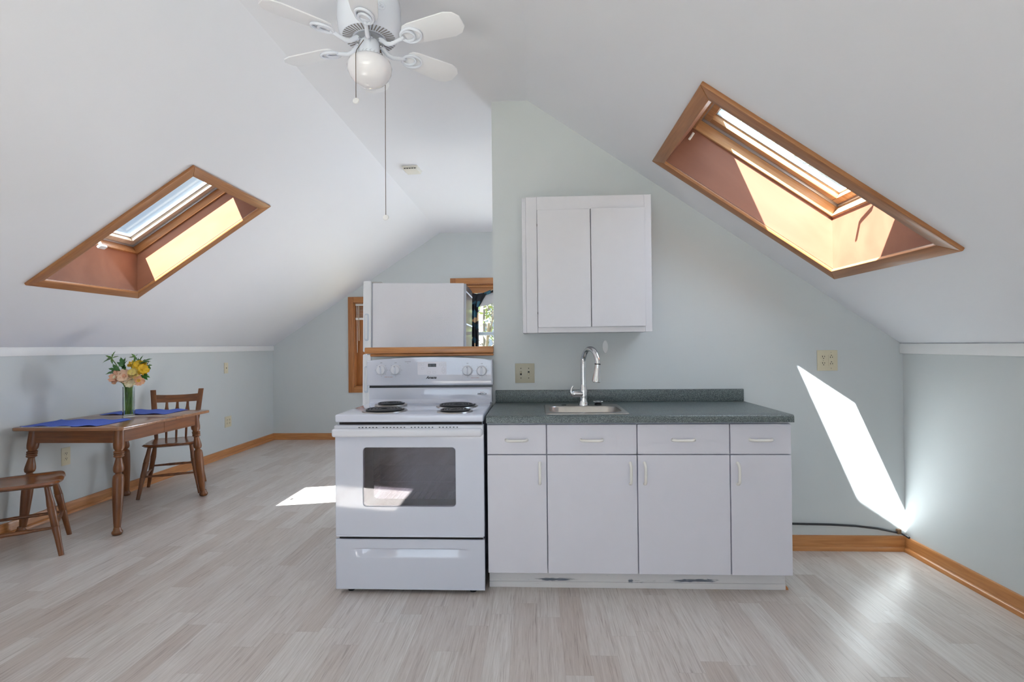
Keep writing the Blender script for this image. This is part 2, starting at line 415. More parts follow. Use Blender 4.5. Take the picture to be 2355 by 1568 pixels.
# ------------------------------------------------------------------ shell
struct('floor', B().box(XL-.1, XR+.1, YF-.1, YB+.1, -.05, 0), 'floor', 'pale washed oak laminate strip floor', 'floor')

# skylight openings: (ceiling edge x nearest eave, x nearest ridge, y0, y1)
LEFT_H = {'window_1': (-2.958, -2.034, 3.005, 3.75), 'window_5': (-2.868, -1.944, -.505, .24)}
RIGHT_H = {'window_2': (.72, 1.60, 2.152, 2.89), 'window_8': (.72, 1.60, 4.55, 5.288)}
def slope_faces(b, xa, xb, zf, holes):
    xs = sorted({xa, xb, *[h[0] for h in holes], *[h[1] for h in holes]})
    ys = sorted({YF-.05, YB+.05, *[h[2] for h in holes], *[h[3] for h in holes]})
    for x0, x1 in zip(xs, xs[1:]):
        for y0, y1 in zip(ys, ys[1:]):
            cx, cy = (x0+x1)/2, (y0+y1)/2
            if any(h[0] < cx < h[1] and h[2] < cy < h[3] for h in holes): continue
            b.face([(x0, y0, zf(x0)), (x1, y0, zf(x1)), (x1, y1, zf(x1)), (x0, y1, zf(x0))])
zl = lambda x: ZKL+SLL*(x-XL)
zr = lambda x: ZKR+SLR*(x-XR)
b = B()
slope_faces(b, XL-.08, XCL, zl, list(LEFT_H.values()))
slope_faces(b, XCL, XCR, lambda x: ZC, [])
slope_faces(b, XCR, XR+.08, zr, list(RIGHT_H.values()))
bmesh.ops.remove_doubles(b.bm, verts=b.bm.verts, dist=1e-4)
struct('ceiling', b, 'ceiling', 'white sloped attic ceiling with a narrow flat strip at the top', 'ceiling', ang=8)
struct('wall_left', B().box(XL-.1, XL, YF-.1, YB+.1, -.03, ZKL+.03), 'wall', 'low sage green knee wall on the left', 'wall')
struct('wall_right', B().box(XR, XR+.1, YF-.1, YB+.1, -.03, ZKR+.03), 'wall', 'low sage green knee wall on the right', 'wall')

# gable walls with openings: cells in x, clipped under the roof line
def roof_z(x):
    return min(zl(x), ZC, zr(x))
def gable(b, y0, y1, holes, mat=None):
    xs = sorted({XL-.05, XCL, XCR, XR+.05, *[h[0] for h in holes], *[h[1] for h in holes]})
    T = mat_axes((0, y0, 0), (1, 0, 0), (0, 0, 1), (0, 1, 0))
    for x0, x1 in zip(xs, xs[1:]):
        cx = (x0+x1)/2
        hs = sorted([(h[2], h[3]) for h in holes if h[0] < cx < h[1]])
        z = -.03
        for a, c_ in hs:
            b.prism([(x0, z), (x1, z), (x1, a), (x0, a)], 0, y1-y0, T); z = c_
        b.prism([(x0, z), (x1, z), (x1, roof_z(x1)+.03), (x0, roof_z(x0)+.03)], 0, y1-y0, T)
W3 = (-1.07, -.28, .70, 2.08)      # back right window
W4 = (-2.465, -1.86, .706, 1.85)   # back left window
W9 = (.70, 1.50, .70, 1.62)        # added far window, unseen behind the partition, for the hall fill lamp
b = B(); gable(b, YB, YB+.14, [W3, W4, W9])
struct('wall_back', b, 'wall', 'sage green gable wall at the far end of the loft', 'wall')
W6 = (-2.15, .95, .47, 1.97)
b = B(); gable(b, YF-.14, YF, [W6])
struct('wall_front', b, 'wall', 'sage green gable wall behind the camera', 'wall')
# partition with pony wall
b = B()
T = mat_axes((0, YW, 0), (1, 0, 0), (0, 0, 1), (0, 1, 0))
e_ = .02
b.prism([(PONY_X, -.02), (XR+.04, -.02), (XR+.04, zr(XR+.04)+e_), (XCR, ZC+e_), (XP, ZC+e_), (XP, PONY_Z), (PONY_X, PONY_Z)], 0, PT, T)
struct('wall_partition', b, 'wall', 'sage green partition wall behind the counter with a low stub behind the stove', 'wall')
# wood ledge on the pony wall
b = B(); b.box(-1.068, XP+.0, YW-.045, YW+PT+.03, PONY_Z, PONY_Z+.040, .006)
b.box(-1.04, XP+.0, YW-.024, YW-.002, PONY_Z-.018, PONY_Z-.001, .006)
struct('trim_1', b, 'pine', 'golden pine ledge capping the low wall behind the stove', 'ledge')
# knee wall trim boards
struct('trim_2', B().box(XL, XL+.02, YF, YB-.002, ZKL-.058, ZKL+.004, .003), 'trim_white', 'white trim board along the top of the left knee wall', 'trim')
struct('trim_3', B().box(XR-.02, XR, YF, YW-.002, ZKR-.055, ZKR+.004, .003), 'trim_white', 'white trim board along the top of the right knee wall', 'trim')
# baseboards with a quarter-round shoe
def baseboard(name, a, c_, nrm, mat, label):
    a = Vector(a); c_ = Vector(c_); d = (c_-a).normalized(); n_ = Vector(nrm); Ln = (c_-a).length
    T = mat_axes(a, n_, (0, 0, 1), d)
    b = B(); b.prism([(0, 0), (.014, 0), (.014, .074), (.010, .084), (0, .086)], 0, Ln, T)
    q = [(.014, 0)] + [(.014+.016*math.cos(k*PI/10), .024*math.sin(k*PI/10)) for k in range(6)]
    b.prism(q, 0, Ln, T)
    struct(name, b, mat, label, 'baseboard')
baseboard('baseboard_left', (XL, YF, 0), (XL, YB, 0), (1, 0, 0), 'pine_y', 'honey pine baseboard along the left knee wall')
baseboard('baseboard_right', (XR, YF, 0), (XR, YW, 0), (-1, 0, 0), 'pine_y', 'honey pine baseboard along the right knee wall')
baseboard('baseboard_back', (XL, YB, 0), (XR, YB, 0), (0, -1, 0), 'pine', 'honey pine baseboard along the far gable wall')
baseboard('baseboard_partition', (1.27, YW, 0), (XR, YW, 0), (0, -1, 0), 'pine', 'honey pine baseboard right of the counter')

# ------------------------------------------------------------------ skylights
def skylight(name, hole, side, label, full=True):
    x0, x1, y0, y1 = hole
    sl_ = SLL if side < 0 else SLR
    cs = 1/math.sqrt(1+sl_*sl_); sn = abs(sl_)*cs; tn = abs(sl_)
    cx, cy = (x0+x1)/2, (y0+y1)/2
    zc = zl(cx) if side < 0 else zr(cx)
    ply = 'ply_left' if side < 0 else 'ply'
    root = thing(name, label, 'skylight', (cx, cy, zc), 0, None, 'structure')
    # local: x downslope, y across, z outwards
    ex = Vector((side*cs, 0, -sn)); ey = Vector((0, side, 0)); ez = Vector((side*sn, 0, cs))
    root.matrix_world = mat_axes((cx, cy, zc), ex, ey, ez)
    H = (x1-x0)/cs/2; Wd = (y1-y0)/2
    D1, D2 = .227, .375
    top0, top1 = -H, -H+.02                        # top lining, slightly flared
    bx = lambda z_: H - z_*tn                      # plumb lower lining
    # lining boards (plywood), 12 mm thick
    b = B(); b.prism([(top0, .001), (H, .001), (bx(D1), D1), (top1, D1)], 0, .012, mat_axes((0, Wd, 0), (1, 0, 0), (0, 0, 1), (0, -1, 0)) @ Matrix.Translation((0, 0, -.012)))
    obj('side_lining', b, ply, root)
    b = B(); b.prism([(top0, .001), (H, .001), (bx(D1), D1), (top1, D1)], 0, .012, mat_axes((0, -Wd, 0), (1, 0, 0), (0, 0, 1), (0, -1, 0)))
    obj('side_lining', b, ply, root)
    b = B(); b.prism([(H, .001), (H+.012, .001), (bx(D1)+.012, D1), (bx(D1), D1)], -Wd-.012, Wd+.012, mat_axes((0, 0, 0), (1, 0, 0), (0, 0, 1), (0, -1, 0)))
    obj('lower_lining', b, ply, root)
    b = B(); b.prism([(top0, .001), (top0-.012, .001), (top1-.012, D1), (top1, D1)], -Wd-.012, Wd+.012, mat_axes((0, 0, 0), (1, 0, 0), (0, 0, 1), (0, -1, 0)))
    obj('upper_lining', b, ply, root)
    # outer curb keeps daylight out of the joint
    hx0, hx1 = top1, bx(D1)
    def ring(b, ox0, ox1, oy, ix0, ix1, iy, z0, z1, bev=.002):
        b.box(ox0, ix0, -oy, oy, z0, z1, bev); b.box(ix1, ox1, -oy, oy, z0, z1, bev)
        b.box(ix0, ix1, iy, oy, z0, z1, bev); b.box(ix0, ix1, -oy, -iy, z0, z1, bev)
        return b
    # fixed frame
    fm = 'sash' if side > 0 else 'sky_trim'
    obj('window_frame', ring(B(), hx0-.05, hx1+.05, Wd+.05, hx0+.012, hx1-.012, Wd-.012, D1, D1+.06), fm, root)
    obj('outer_flashing', ring(B(), hx0-.06, hx1+.06, Wd+.06, hx0+.02, hx1-.02, Wd-.018, D1+.055, D2), 'alu', root)
    # sash with glass
    s_in = .058
    sash = obj('sash', ring(B(), hx0+.015, hx1-.015, Wd-.014, hx0+s_in, hx1-s_in, Wd-s_in, D1+.068, D1+.118, .004), 'sash' if side > 0 else 'sash_pale', root)
    obj('glazing_bead', ring(B(), hx0+s_in-.001, hx1-s_in+.001, Wd-s_in+.001, hx0+s_in+.008, hx1-s_in-.008, Wd-s_in-.008, D1+.100, D1+.121, .001), 'silver' if side < 0 else 'vinyl', sash)
    obj('glass_pane', B().box(hx0+.03, hx1-.03, -Wd+.03, Wd-.03, D1+.119, D1+.123), 'skyglass', sash)
    # casing on the ceiling, mitred
    cw, ct = .064, .018
    for nm, quad in (('casing', [(-H-cw, -Wd-cw), (H+cw, -Wd-cw), (H, -Wd), (-H, -Wd)]), ('casing', [(-H-cw, Wd+cw), (-H, Wd), (H, Wd), (H+cw, Wd+cw)]),
                     ('casing', [(H, -Wd), (H+cw, -Wd-cw), (H+cw, Wd+cw), (H, Wd)]), ('casing', [(-H, -Wd), (-H, Wd), (-H-cw, Wd+cw), (-H-cw, -Wd-cw)])):
        lng = abs(quad[0][0]-quad[1][0]) > abs(quad[0][1]-quad[2][1])
        obj(nm, B().prism(quad, -ct, .001, None, .004, 2), 'sky_trim' if lng else 'sky_trim_y', root)
    if full:
        # crank operator at the lower frame
        yh = -side*Wd*.0
        k = B()
        if side > 0:
            k.box(hx1-.05, hx1-.018, -.10, .02, D1+.028, D1+.066, .004)
            k.tube([(hx1-.04, -.02, D1+.04), (hx1-.075, -.015, D1+.03), (hx1-.13, .04, D1+.045)], .006, 8)
            k.tube([(hx1-.13, .04, D1+.045), (hx1-.135, .045, D1+.01)], .009, 8)
            obj('crank_handle', k, 'chrome', root)
            obj('sticker', B().box(hx1-.24, hx1-.17, Wd-.050, Wd-.0485, D1+.078, D1+.11), 'white_plastic', root)
            c_ = B(); c_.box(hx0+.012, hx0+.026, Wd-.006, Wd-.001, D1-.065, D1-.018, .0024); c_.box(hx0+.015, hx0+.023, Wd-.016, Wd-.005, D1-.050, D1-.032, .002)
            obj('latch_plate', c_, 'white_plastic', root)
        else:
            k.box(bx(D1)-.03, bx(D1)+.0, -.05+.14*Wd, .03+.14*Wd, D1-.005, D1+.035, .004)
            k.tube([(bx(D1)-.01, .10*Wd, D1+.005), (bx(D1)-.06, .10*Wd, D1-.03), (bx(D1)-.068, .16*Wd, D1-.065)], .0085, 8)
            k.box(bx(D1)-.085, bx(D1)-.055, .08*Wd, .08*Wd+.055, D1-.083, D1-.065, .004)
            obj('crank_handle', k, 'white_plastic', root)
    return root, (cx, cy, zc), ez, H, Wd
sk = {}
sk['window_1'] = skylight('window_1', LEFT_H['window_1'], -1, 'brown framed skylight in the left ceiling slope above the table')
sk['window_2'] = skylight('window_2', RIGHT_H['window_2'], 1, 'brown framed skylight in the right ceiling slope above the counter')
sk['window_5'] = skylight('window_5', LEFT_H['window_5'], -1, 'skylight in the left ceiling slope beside the camera', False)
sk['window_8'] = skylight('window_8', RIGHT_H['window_8'], 1, 'added skylight in the right ceiling slope, out of view behind the partition', False)  # added out of view to light the far half of the loft
for k_, (root, c_, ez, H, Wd) in sk.items():
    area('portal_'+k_, Vector(c_)+ez*.45, -ez, 2*Wd+.2, 2*H+.2, 1, portal=True)

# ------------------------------------------------------------------ gable windows
def gable_window(name, hole, yw, sgn, label, muntin=True, casing='pine_z', rail=None, stile=.06, smat='vinyl', board=0):
    """sgn: +1 the outside lies towards +Y"""
    x0, x1, z0, z1 = hole
    root = thing(name, label, 'window', ((x0+x1)/2, yw, z0), 0, None, 'structure')
    ox, oz = (x0+x1)/2, z0
    A = lambda x_: x_-ox
    hw = (x1-x0)/2; hh = z1-z0; cw = .075
    yy = lambda a, c_: (min(sgn*a, sgn*c_), max(sgn*a, sgn*c_))
    b = B(); y_ = yy(-.018, 0)
    b.box(-hw-cw, -hw, *y_, -cw, hh+cw, .003); obj('side_casing', b, casing, root)
    b = B(); b.box(hw, hw+cw, *y_, -cw, hh+cw, .003); obj('side_casing', b, casing, root)
    b = B(); b.box(-hw, hw, *y_, hh, hh+cw, .003); obj('head_casing', b, 'pine', root)
    b = B(); b.box(-hw, hw, *y_, -cw, 0, .003); obj('sill_casing', b, 'pine', root)
    b = B(); y_ = yy(-.002, .14)
    b.box(-hw, -hw+.014, *y_, 0, hh); b.box(hw-.014, hw, *y_, 0, hh); b.box(-hw, hw, *y_, hh-.014, hh); b.box(-hw, hw, *y_, 0, .014)
    obj('jamb', b, casing, root)
    rz = rail if rail is not None else hh/2
    b = B(); y_ = yy(.075, .105)
    b.box(-hw+.014, -hw+stile, *y_, .014, hh-.014, .003); b.box(hw-stile, hw-.014, *y_, .014, hh-.014, .003)
    b.box(-hw+stile, hw-stile, *y_, .014, .06, .003); b.box(-hw+stile, hw-stile, *y_, hh-.06, hh-.014, .003)
    b.box(-hw+stile, hw-stile, *y_, rz-.022, rz+.022, .003)
    obj('sash', b, smat, root)
    if board:
        b = B(); b.box(-hw+.015, hw-.015, *yy(.03, .048), hh-board, hh-.016, .002); obj('valance_board', b, 'pine', root)
    if muntin:
        b = B(); y_ = yy(.082, .098)
        for k in (1, 2):
            xx = -hw+.06+(2*hw-.12)*k/3; b.box(xx-.008, xx+.008, *y_, .06, hh-.06)
        obj('muntin', b, 'vinyl', root)
    b = B(); y_ = yy(.088, .092); b.box(-hw+.05, hw-.05, *y_, .05, hh-.05)
    obj('glass_pane', b, 'glass', root)
    return root
gable_window('window_3', W3, YB, 1, 'window at the far end beside the fridge, hung with a dark floral curtain', True, rail=.71, board=.125)
gable_window('window_4', W4, YB, 1, 'narrow brown framed window on the far wall left of the fridge', False, rail=.52, stile=.15, smat='pine_z')
gable_window('window_9', W9, YB, 1, 'added far gable window out of view behind the partition, for the hall fill lamp', False)
gable_window('window_6', W6, YF, -1, 'added wide window in the unseen gable behind the camera, for the rear fill lamp', True)  # unseen opening added so the rear fill lamp can shine in
for nm, h in (('w3', W3), ('w4', W4)):
    area('portal_'+nm, ((h[0]+h[1])/2, YB+.16, (h[2]+h[3])/2), (0, -1, 0), h[1]-h[0], h[3]-h[2], 1, portal=True, up='Z')

# curtain and shade on window_3
cur = thing('curtain', 'dark floral curtain with gathered swags and white lining at the far window', 'curtain', (-.68, YB-.03, 1.25))
def swag(u_, v_, xa, xb, zt, za, zb, sag):
    x_ = xa+(xb-xa)*u_; top = zt - sag*math.sin(PI*u_)*.0
    bot = za+(zb-za)*u_ - sag*math.sin(PI*u_)
    return (x_+.68, -.035-.014*math.sin(u_*26)-.02*math.sin(PI*v_), top+(bot-top)*v_-1.25)
def lerp_pts(P_, x_):
    for (xa, za), (xb, zb) in zip(P_, P_[1:]):
        if x_ <= xb: return za+(zb-za)*max(0, min(1, (x_-xa)/(xb-xa)))
    return P_[-1][1]
def drape(x0, x1, top, bot, y_, fr):
    def f(u_, v_):
        x_ = x0+(x1-x0)*u_; zt, zb = lerp_pts(top, x_), lerp_pts(bot, x_)
        return (x_+.68, y_-.010*math.sin(u_*fr+v_*4)-.012*math.sin(PI*v_), zt+(zb-zt)*v_-1.25)
    return f
b = B(); b.grid(drape(-1.06, -.765, [(-1.06, 2.03), (-.95, 1.98), (-.865, 1.955), (-.765, 1.93)], [(-1.06, 1.86), (-.95, 1.80), (-.80, 1.80), (-.765, 1.82)], -.045, 22), 24, 8)
obj('left_swag', b, 'floral', cur, solid=.004)
b = B(); b.grid(drape(-.785, -.29, [(-.785, 1.93), (-.70, 1.945), (-.56, 1.995), (-.29, 2.04)], [(-.785, 1.74), (-.74, 1.78), (-.66, 1.915), (-.56, 1.955), (-.42, 1.95), (-.29, 1.80)], -.055, 20), 36, 8)
obj('right_swag', b, 'floral', cur, solid=.004)
b = B(); b.grid(lambda u_, v_: (-.90+.68+.135*u_+.012*v_*(1-u_)*-1, -.02-.018*math.sin(u_*22), 1.90-1.25-1.22*v_), 24, 10)
obj('side_panel', b, 'floral', cur, solid=.004)
b = B(); b.grid(lambda u_, v_: (-.775+.68+.48*u_, .02, 1.955-1.25+(1.765+.10*u_-1.955)*v_), 12, 4)
obj('white_lining', b, 'lining', cur, solid=.004)
tag(bpy.data.objects['white_lining'], 'white lining of the curtain')
b = B(); b.tube([(-.40, .01, 2.045-1.25), (.40, .01, 2.045-1.25)], .009, 10); b.box(-.40, -.385, -.0, .028, .785, .805); b.box(.385, .40, 0, .028, .785, .805)
obj('curtain_rod', b, 'pine', cur)
# raised mini blind on window_4
bl = thing('mini_blind', 'white mini blind drawn up in the narrow far window left of the fridge', 'blind', (-2.1625, YB+.03, 1.69))
obj('head_rail', B().box(-.285, .285, -.012, .014, .115, .143, .002), 'blind', bl)
for k in range(7): obj('slat', B().box(-.28, .28, -.012, .012, -.03+.02*k, -.028+.02*k), 'blind', bl)
obj('bottom_rail', B().box(-.285, .285, -.013, .013, -.075, -.045, .003), 'blind', bl)
obj('pull_cord', B().tube([(-.265, -.014, .115), (-.262, -.016, -.2), (-.263, -.015, -.52)], .003, 6), 'handle', bl)
obj('tilt_wand', B().tube([(-.24, -.016, .115), (-.238, -.018, -.36)], .005, 6), 'sash_pale', bl)

# ------------------------------------------------------------------ base cabinets
YD, YC = 2.642, 2.664         # front of doors, front of carcass
def pull(b, c_, half, vertical, out=.025, rad=.0070):
    """bow pull on a face at y = c_.y, standing out towards -Y"""
    x_, y_, z_ = c_
    prof = [(-half, 0), (-half+.002, -.012), (-half+.013, -out), (-half+.022, -out-.002), (half-.022, -out-.002), (half-.013, -out), (half-.002, -.012), (half, 0)]
    pts = [((x_, y_+q, z_+p_) if vertical else (x_+p_, y_+q, z_)) for p_, q in prof]
    b.tube(pts, [rad*1.15, rad, rad, rad, rad, rad, rad, rad*1.15], 10)
    return b
def base_cabinet(label, x0, x1, fronts):
    r_ = thing('base_cabinet', label, 'cabinet', (x0, 0, 0), 0, 'white base cabinets under the counter')
    X = lambda v_: v_-x0
    W_ = x1-x0; b = B()
    b.box(0, .016, YC, YW-.003, .102, .855); b.box(W_-.016, W_, YC, YW-.003, .102, .855)
    b.box(.016, W_-.016, YC, YW-.003, .102, .118); b.box(.016, W_-.016, YW-.009, YW-.003, .118, .855)
    b.box(.016, W_-.016, YC, YC+.018, .835, .855); b.box(.016, W_-.016, YC, YC+.018, .685, .709)
    if len(fronts) > 1: b.box(W_/2-.02, W_/2+.02, YC, YC+.018, .118, .835)
    obj('carcass', b, 'cab', r_)
    for (a, c_, hside) in fronts:
        g = .0022
        d = obj('drawer', B().box(X(a)+g, X(c_)-g, YD, YC-.001, .700, .848, .0012, 1), 'cab', r_)
        obj('handle', pull(B(), ((X(a)+X(c_))/2 + .0, YD, .771), .053, False), 'handle', d)
        d = obj('door', B().box(X(a)+g, X(c_)-g, YD, YC-.001, .102, .695, .0012, 1), 'cab', r_)
        hx = X(a)+.035 if hside < 0 else X(c_)-.035
        obj('handle', pull(B(), (hx, YD, .604), .052, True), 'handle', d)
    return r_
base_cabinet('narrow white base cabinet beside the stove, one drawer over one door', -.2555, .046, [(-.2555, .046, 1)])
base_cabinet('wide white sink cabinet in the middle, two drawers over two doors', .047, .953, [(.047, .4975, 1), (.4985, .953, -1)])
base_cabinet('narrow white base cabinet at the right end of the counter', .954, 1.252, [(.954, 1.252, -1)])
tag(obj('kick_board', B().box(-.2552, 1.2448, 2.7147, 2.73, .0, .100, .001, 1).box(-.2552, 1.2448, 2.709, 2.7147, 0, .030, .001, 1), 'kick'), 'scuffed white kick board under the base cabinets', 'kick board')
b = B(); b.prism([(0, 0), (.014, 0), (.012, .010), (.006, .018), (0, .022)], 0, .03, mat_axes((1.2455, 2.712, 0), (1, 0, 0), (0, 0, 1), (0, 1, 0)))
tag(obj('wood_block', b, 'pine'), 'small brown wood offcut on the floor at the kick board end', 'wood scrap')
# countertop with sink cut-out
SX0, SX1, SY0, SY1 = .058, .452, 2.690, 3.060
ct = thing('countertop', 'speckled green-grey laminate countertop with a short backsplash', 'countertop', (.5, 2.95, .86))
b = B()
def cbox(x0, x1, y0, y1, z0=.8605, z1=.897): b.box(x0-.5, x1-.5, y0-2.95, y1-2.95, z0-.86, z1-.86)
T = mat_axes((-.7555, -.33, 0), (0, 1, 0), (0, 0, 1), (1, 0, 0))
fp = [(0, .0005), (.10, .0005), (.10, .037), (.012, .037), (.006, .0355), (.002, .031), (0, .025)]
b.prism(fp, 0, 1.508, mat_axes((-.7555, -.338, 0), (0, 1, 0), (0, 0, 1), (1, 0, 0)))
cbox(-.2555, SX0, 2.712, YW-.002); cbox(SX1, 1.2525, 2.712, YW-.002)
cbox(SX0, SX1, SY1, YW-.002); b.box(SX0-.5, SX1-.5, 2.712-2.95, 2.713-2.95, .0005, .037)
obj('worktop', b, 'counter', ct)
b = B(); b.box(-.7555, .7525, YW-.022-2.95, YW-.002-2.95, .0372, .112, .004)
obj('backsplash', b, 'counter', ct)
# the front strip overlaps the cut-out: sink bowl starts behind it
# ------------------------------------------------------------------ sink
sk_ = thing('sink', 'small stainless steel drop-in sink set in the countertop', 'sink', (.255, 2.87, .897))
RX0, RX1, RY0, RY1 = -.213, .213, -.214, .205
def rrect(x0, x1, y0, y1, r_, n=6):
    P_ = []
    for cx, cy, a0 in ((x1-r_, y1-r_, 0), (x0+r_, y1-r_, 90), (x0+r_, y0+r_, 180), (x1-r_, y0+r_, 270)):
        for k in range(n+1):
            a = R(a0+90*k/n); P_.append((cx+r_*math.cos(a), cy+r_*math.sin(a)))
    return P_
b = B()
loops = []
for (poly, z_) in ((rrect(RX0, RX1, RY0, RY1, .022), .0005), (rrect(RX0+.004, RX1-.004, RY0+.004, RY1-.004, .022), .0045), (rrect(-.19, .19, -.152, .118, .06), .003),
                   (rrect(-.186, .186, -.148, .114, .058), -.004), (rrect(-.176, .176, -.140, .106, .055), -.13), (rrect(-.15, .15, -.115, .08, .05), -.148)):
    loops.append([b.bm.verts.new((x_, y_, z_)) for x_, y_ in poly])
for a, c_ in zip(loops, loops[1:]):
    for i in range(len(a)):
        j = (i+1) % len(a); b.bm.faces.new((a[i], a[j], c_[j], c_[i]))
b.bm.faces.new(loops[-1])
obj('bowl', b, 'steel', sk_, solid=.001)
obj('drain', B().lathe([(.0, -.1475), (.04, -.1475), (.042, -.145), (.030, -.1465)], n=20), 'chrome', sk_)
obj('faucet_hole_cover', B().lathe([(0, .006), (.014, .006), (.017, .003)], Matrix.Translation((-.10, .165, 0)), 16), 'black', sk_)
# ------------------------------------------------------------------ faucet
fc = thing('faucet', 'chrome gooseneck pull-down faucet behind the sink', 'faucet', (.268, 3.025, .9005))
obj('body', B().lathe([(.029, 0), (.029, .006), (.025, .013), (.0215, .028), (.0235, .05), (.0225, .075), (.020, .095), (.017, .112), (.0155, .12)], n=28), 'chrome', fc)
SD = Vector((.40, -.916, 0)).normalized()
pts = [Vector((0, 0, .112)), Vector((0, 0, .20)), Vector((0, 0, .243))]
RA = .082
for k in range(1, 15):
    a = PI*k/14*1.0
    pts.append(Vector((0, 0, .243)) + SD*(RA-RA*math.cos(a)) + Vector((0, 0, RA*math.sin(a))))
obj('spout', B().tube(pts, .0152, 18), 'chrome', fc)
e0 = pts[-1]; dd = (pts[-1]-pts[-2]).normalized()
b = B(); dd = Vector((-.10, -.02, -1)).normalized(); T = Matrix.Translation(e0) @ dd.to_track_quat('Z', 'Y').to_matrix().to_4x4()
b.lathe([(.0158, .003), (.0165, .02), (.019, .05), (.0235, .082), (.0248, .098), (.021, .102), (0, .102)], T, 24)
obj('spray_head', b, 'chrome', fc)
obj('joint_ring', B().lathe([(.0167, -.001), (.0167, .004), (.0154, .004)], T, 24), 'black', fc)
b = B(); b.tube([(-.005, -.004, .066), (-.052, -.010, .066)], [.020, .0205], 20); b.ball((-.052, -.010, .066), .0203, 3)
b.tube([(-.055, -.012, .050), (-.068, -.014, .062), (-.073, -.015, .080), (-.068, -.015, .100), (-.060, -.014, .112)], [.008, .0105, .0095, .0075, .0055], 12, flat=.75)
obj('lever', b, 'chrome', fc)
st = thing('sink_strainer', 'black and chrome basket stopper resting behind the sink', 'strainer', (.352, 3.035, .9005))
obj('stem', B().lathe([(.020, 0), (.020, .010), (.012, .014)], n=20), 'black', st)
obj('cap', B().lathe([(.012, .0135), (.027, .017), (.030, .021), (.026, .025), (.008, .0265), (0, .0265)], n=24), 'chrome', st)

# ------------------------------------------------------------------ wall cabinet
wc = thing('wall_cabinet', 'white two-door wall cabinet hanging over the sink', 'cabinet', (-.075, YW, 1.318))
WY = -.305
b = B(); b.box(.004, .719, WY+.018, -.002, .002, .764, .001, 1); obj('carcass', b, 'cab_up', wc)
b = B(); b.box(-.0, .022, WY+.017, -.002, 0, .765, .001, 1); obj('end_panel', b, 'cab_up', wc)
b = B()
b.box(.0235, .085, WY, WY+.0175, 0, .766, .001, 1); b.box(.684, .722, WY, WY+.0175, 0, .766, .001, 1)
b.box(.0852, .6838, WY, WY+.0175, .69, .766, .001, 1); b.box(.0852, .6838, WY, WY+.0175, 0, .032, .001, 1)
obj('face_frame', b, 'cab_up', wc)
for (a, c_, dz) in ((.087, .382, 0), (.3865, .684, .004)):
    obj('door', B().box(a, c_, WY-.014, WY-.0008, .030+dz*.4, .689+dz, .0012, 1), 'cab_up', wc)
for z_ in (.105, .60):
    obj('hinge', B().box(.0845, .0875, WY-.010, WY-.0005, z_, z_+.012, .0005, 1), 'slot', wc)
# ------------------------------------------------------------------ wall plates
def slots(b, x_, z_, s=1, inv=False):
    k = -1 if inv else 1
    b.box(x_-.0075, x_-.0050, -.0088, -.0070, z_+.000, z_+.009); b.box(x_+.0050, x_+.0075, -.0088, -.0070, z_+.001, z_+.008)
    b.lathe([(0, 0), (.0026, 0), (.0026, .0018), (0, .0018)], mat_axes((x_, -.0070, z_-.0065*k if not inv else z_+.0155), (1, 0, 0), (0, 0, 1), (0, -1, 0)), 10)
def wall_plate(name, label, cat, loc, rotz, w_, h_, mat, kinds, group=None):
    r_ = thing(name, label, cat, loc, rotz, group)
    obj('cover_plate', B().box(-w_/2, w_/2, -.0055, 0, -h_/2, h_/2, .002, 2), mat, r_)
    for (kind, x_) in kinds:
        if kind == 'duplex':
            for z_ in (.0195, -.0195):
                b = B(); pl = [(a, c_) for a, c_ in rrect(-.0165, .0165, -.0140, .0140, .0095, 5)]
                b.prism(pl, .005, .0072, mat_axes((x_, 0, z_), (1, 0, 0), (0, 0, 1), (0, -1, 0)))
                f = obj('receptacle', b, mat, r_)
                b = B(); slots(b, x_, z_); obj('slot', b, 'slot', f)
            obj('screw', B().lathe([(0, 0), (.003, 0), (.0025, .0012), (0, .0012)], mat_axes((x_, -.0055, 0), (1, 0, 0), (0, 0, 1), (0, -1, 0)), 10), 'beige_plate', r_)
        elif kind == 'decora':
            f = obj('receptacle', B().box(x_-.0168, x_+.0168, -.0074, -.005, -.033, .033, .001, 1), mat, r_)
            for z_ in (.015, -.024):
                b = B(); slots(b, x_, z_, inv=True); obj('slot', b, 'slot', f)
            for z_ in (.0475, -.0475):
                obj('screw', B().lathe([(0, 0), (.003, 0), (.0025, .0012), (0, .0012)], mat_axes((x_, -.0055, z_), (1, 0, 0), (0, 0, 1), (0, -1, 0)), 10), 'beige_plate', r_)
        elif kind in ('toggle_up', 'toggle_down'):
            obj('toggle_slot', B().box(x_-.0052, x_+.0052, -.0060, -.005, -.012, .012), 'slot', r_)
            up = 1 if kind == 'toggle_up' else -1
            b = B(); b.box(-.0042, .0042, -.016, 0, -.0045, .0045, .001, 1, Matrix.Translation((x_, -.004, 0)) @ Matrix.Rotation(R(-28*up), 4, 'X'))
            obj('toggle', b, 'cream_plate', r_)
            for z_ in (.030, -.030):
                obj('screw', B().lathe([(0, 0), (.003, 0), (.0025, .0012), (0, .0012)], mat_axes((x_, -.0055, z_), (1, 0, 0), (0, 0, 1), (0, -1, 0)), 10), 'slot', r_)
        elif kind == 'jack':
            obj('jack', B().lathe([(0, 0), (.0055, 0), (.0055, .004), (.003, .006), (0, .006)], mat_axes((x_, -.0055, 0), (1, 0, 0), (0, 0, 1), (0, -1, 0)), 12), 'slot', r_)
            for z_ in (.045, -.045):
                obj('screw', B().lathe([(0, 0), (.003, 0), (.0025, .0012), (0, .0012)], mat_axes((x_, -.0055, z_), (1, 0, 0), (0, 0, 1), (0, -1, 0)), 10), 'beige_plate', r_)
    return r_
wall_plate('light_switch', 'beige double toggle switch plate on the wall left of the faucet', 'light switch', (-.073, YW, 1.076), 0, .120, .120, 'beige_plate', [('toggle_up', -.024), ('toggle_down', .024)])
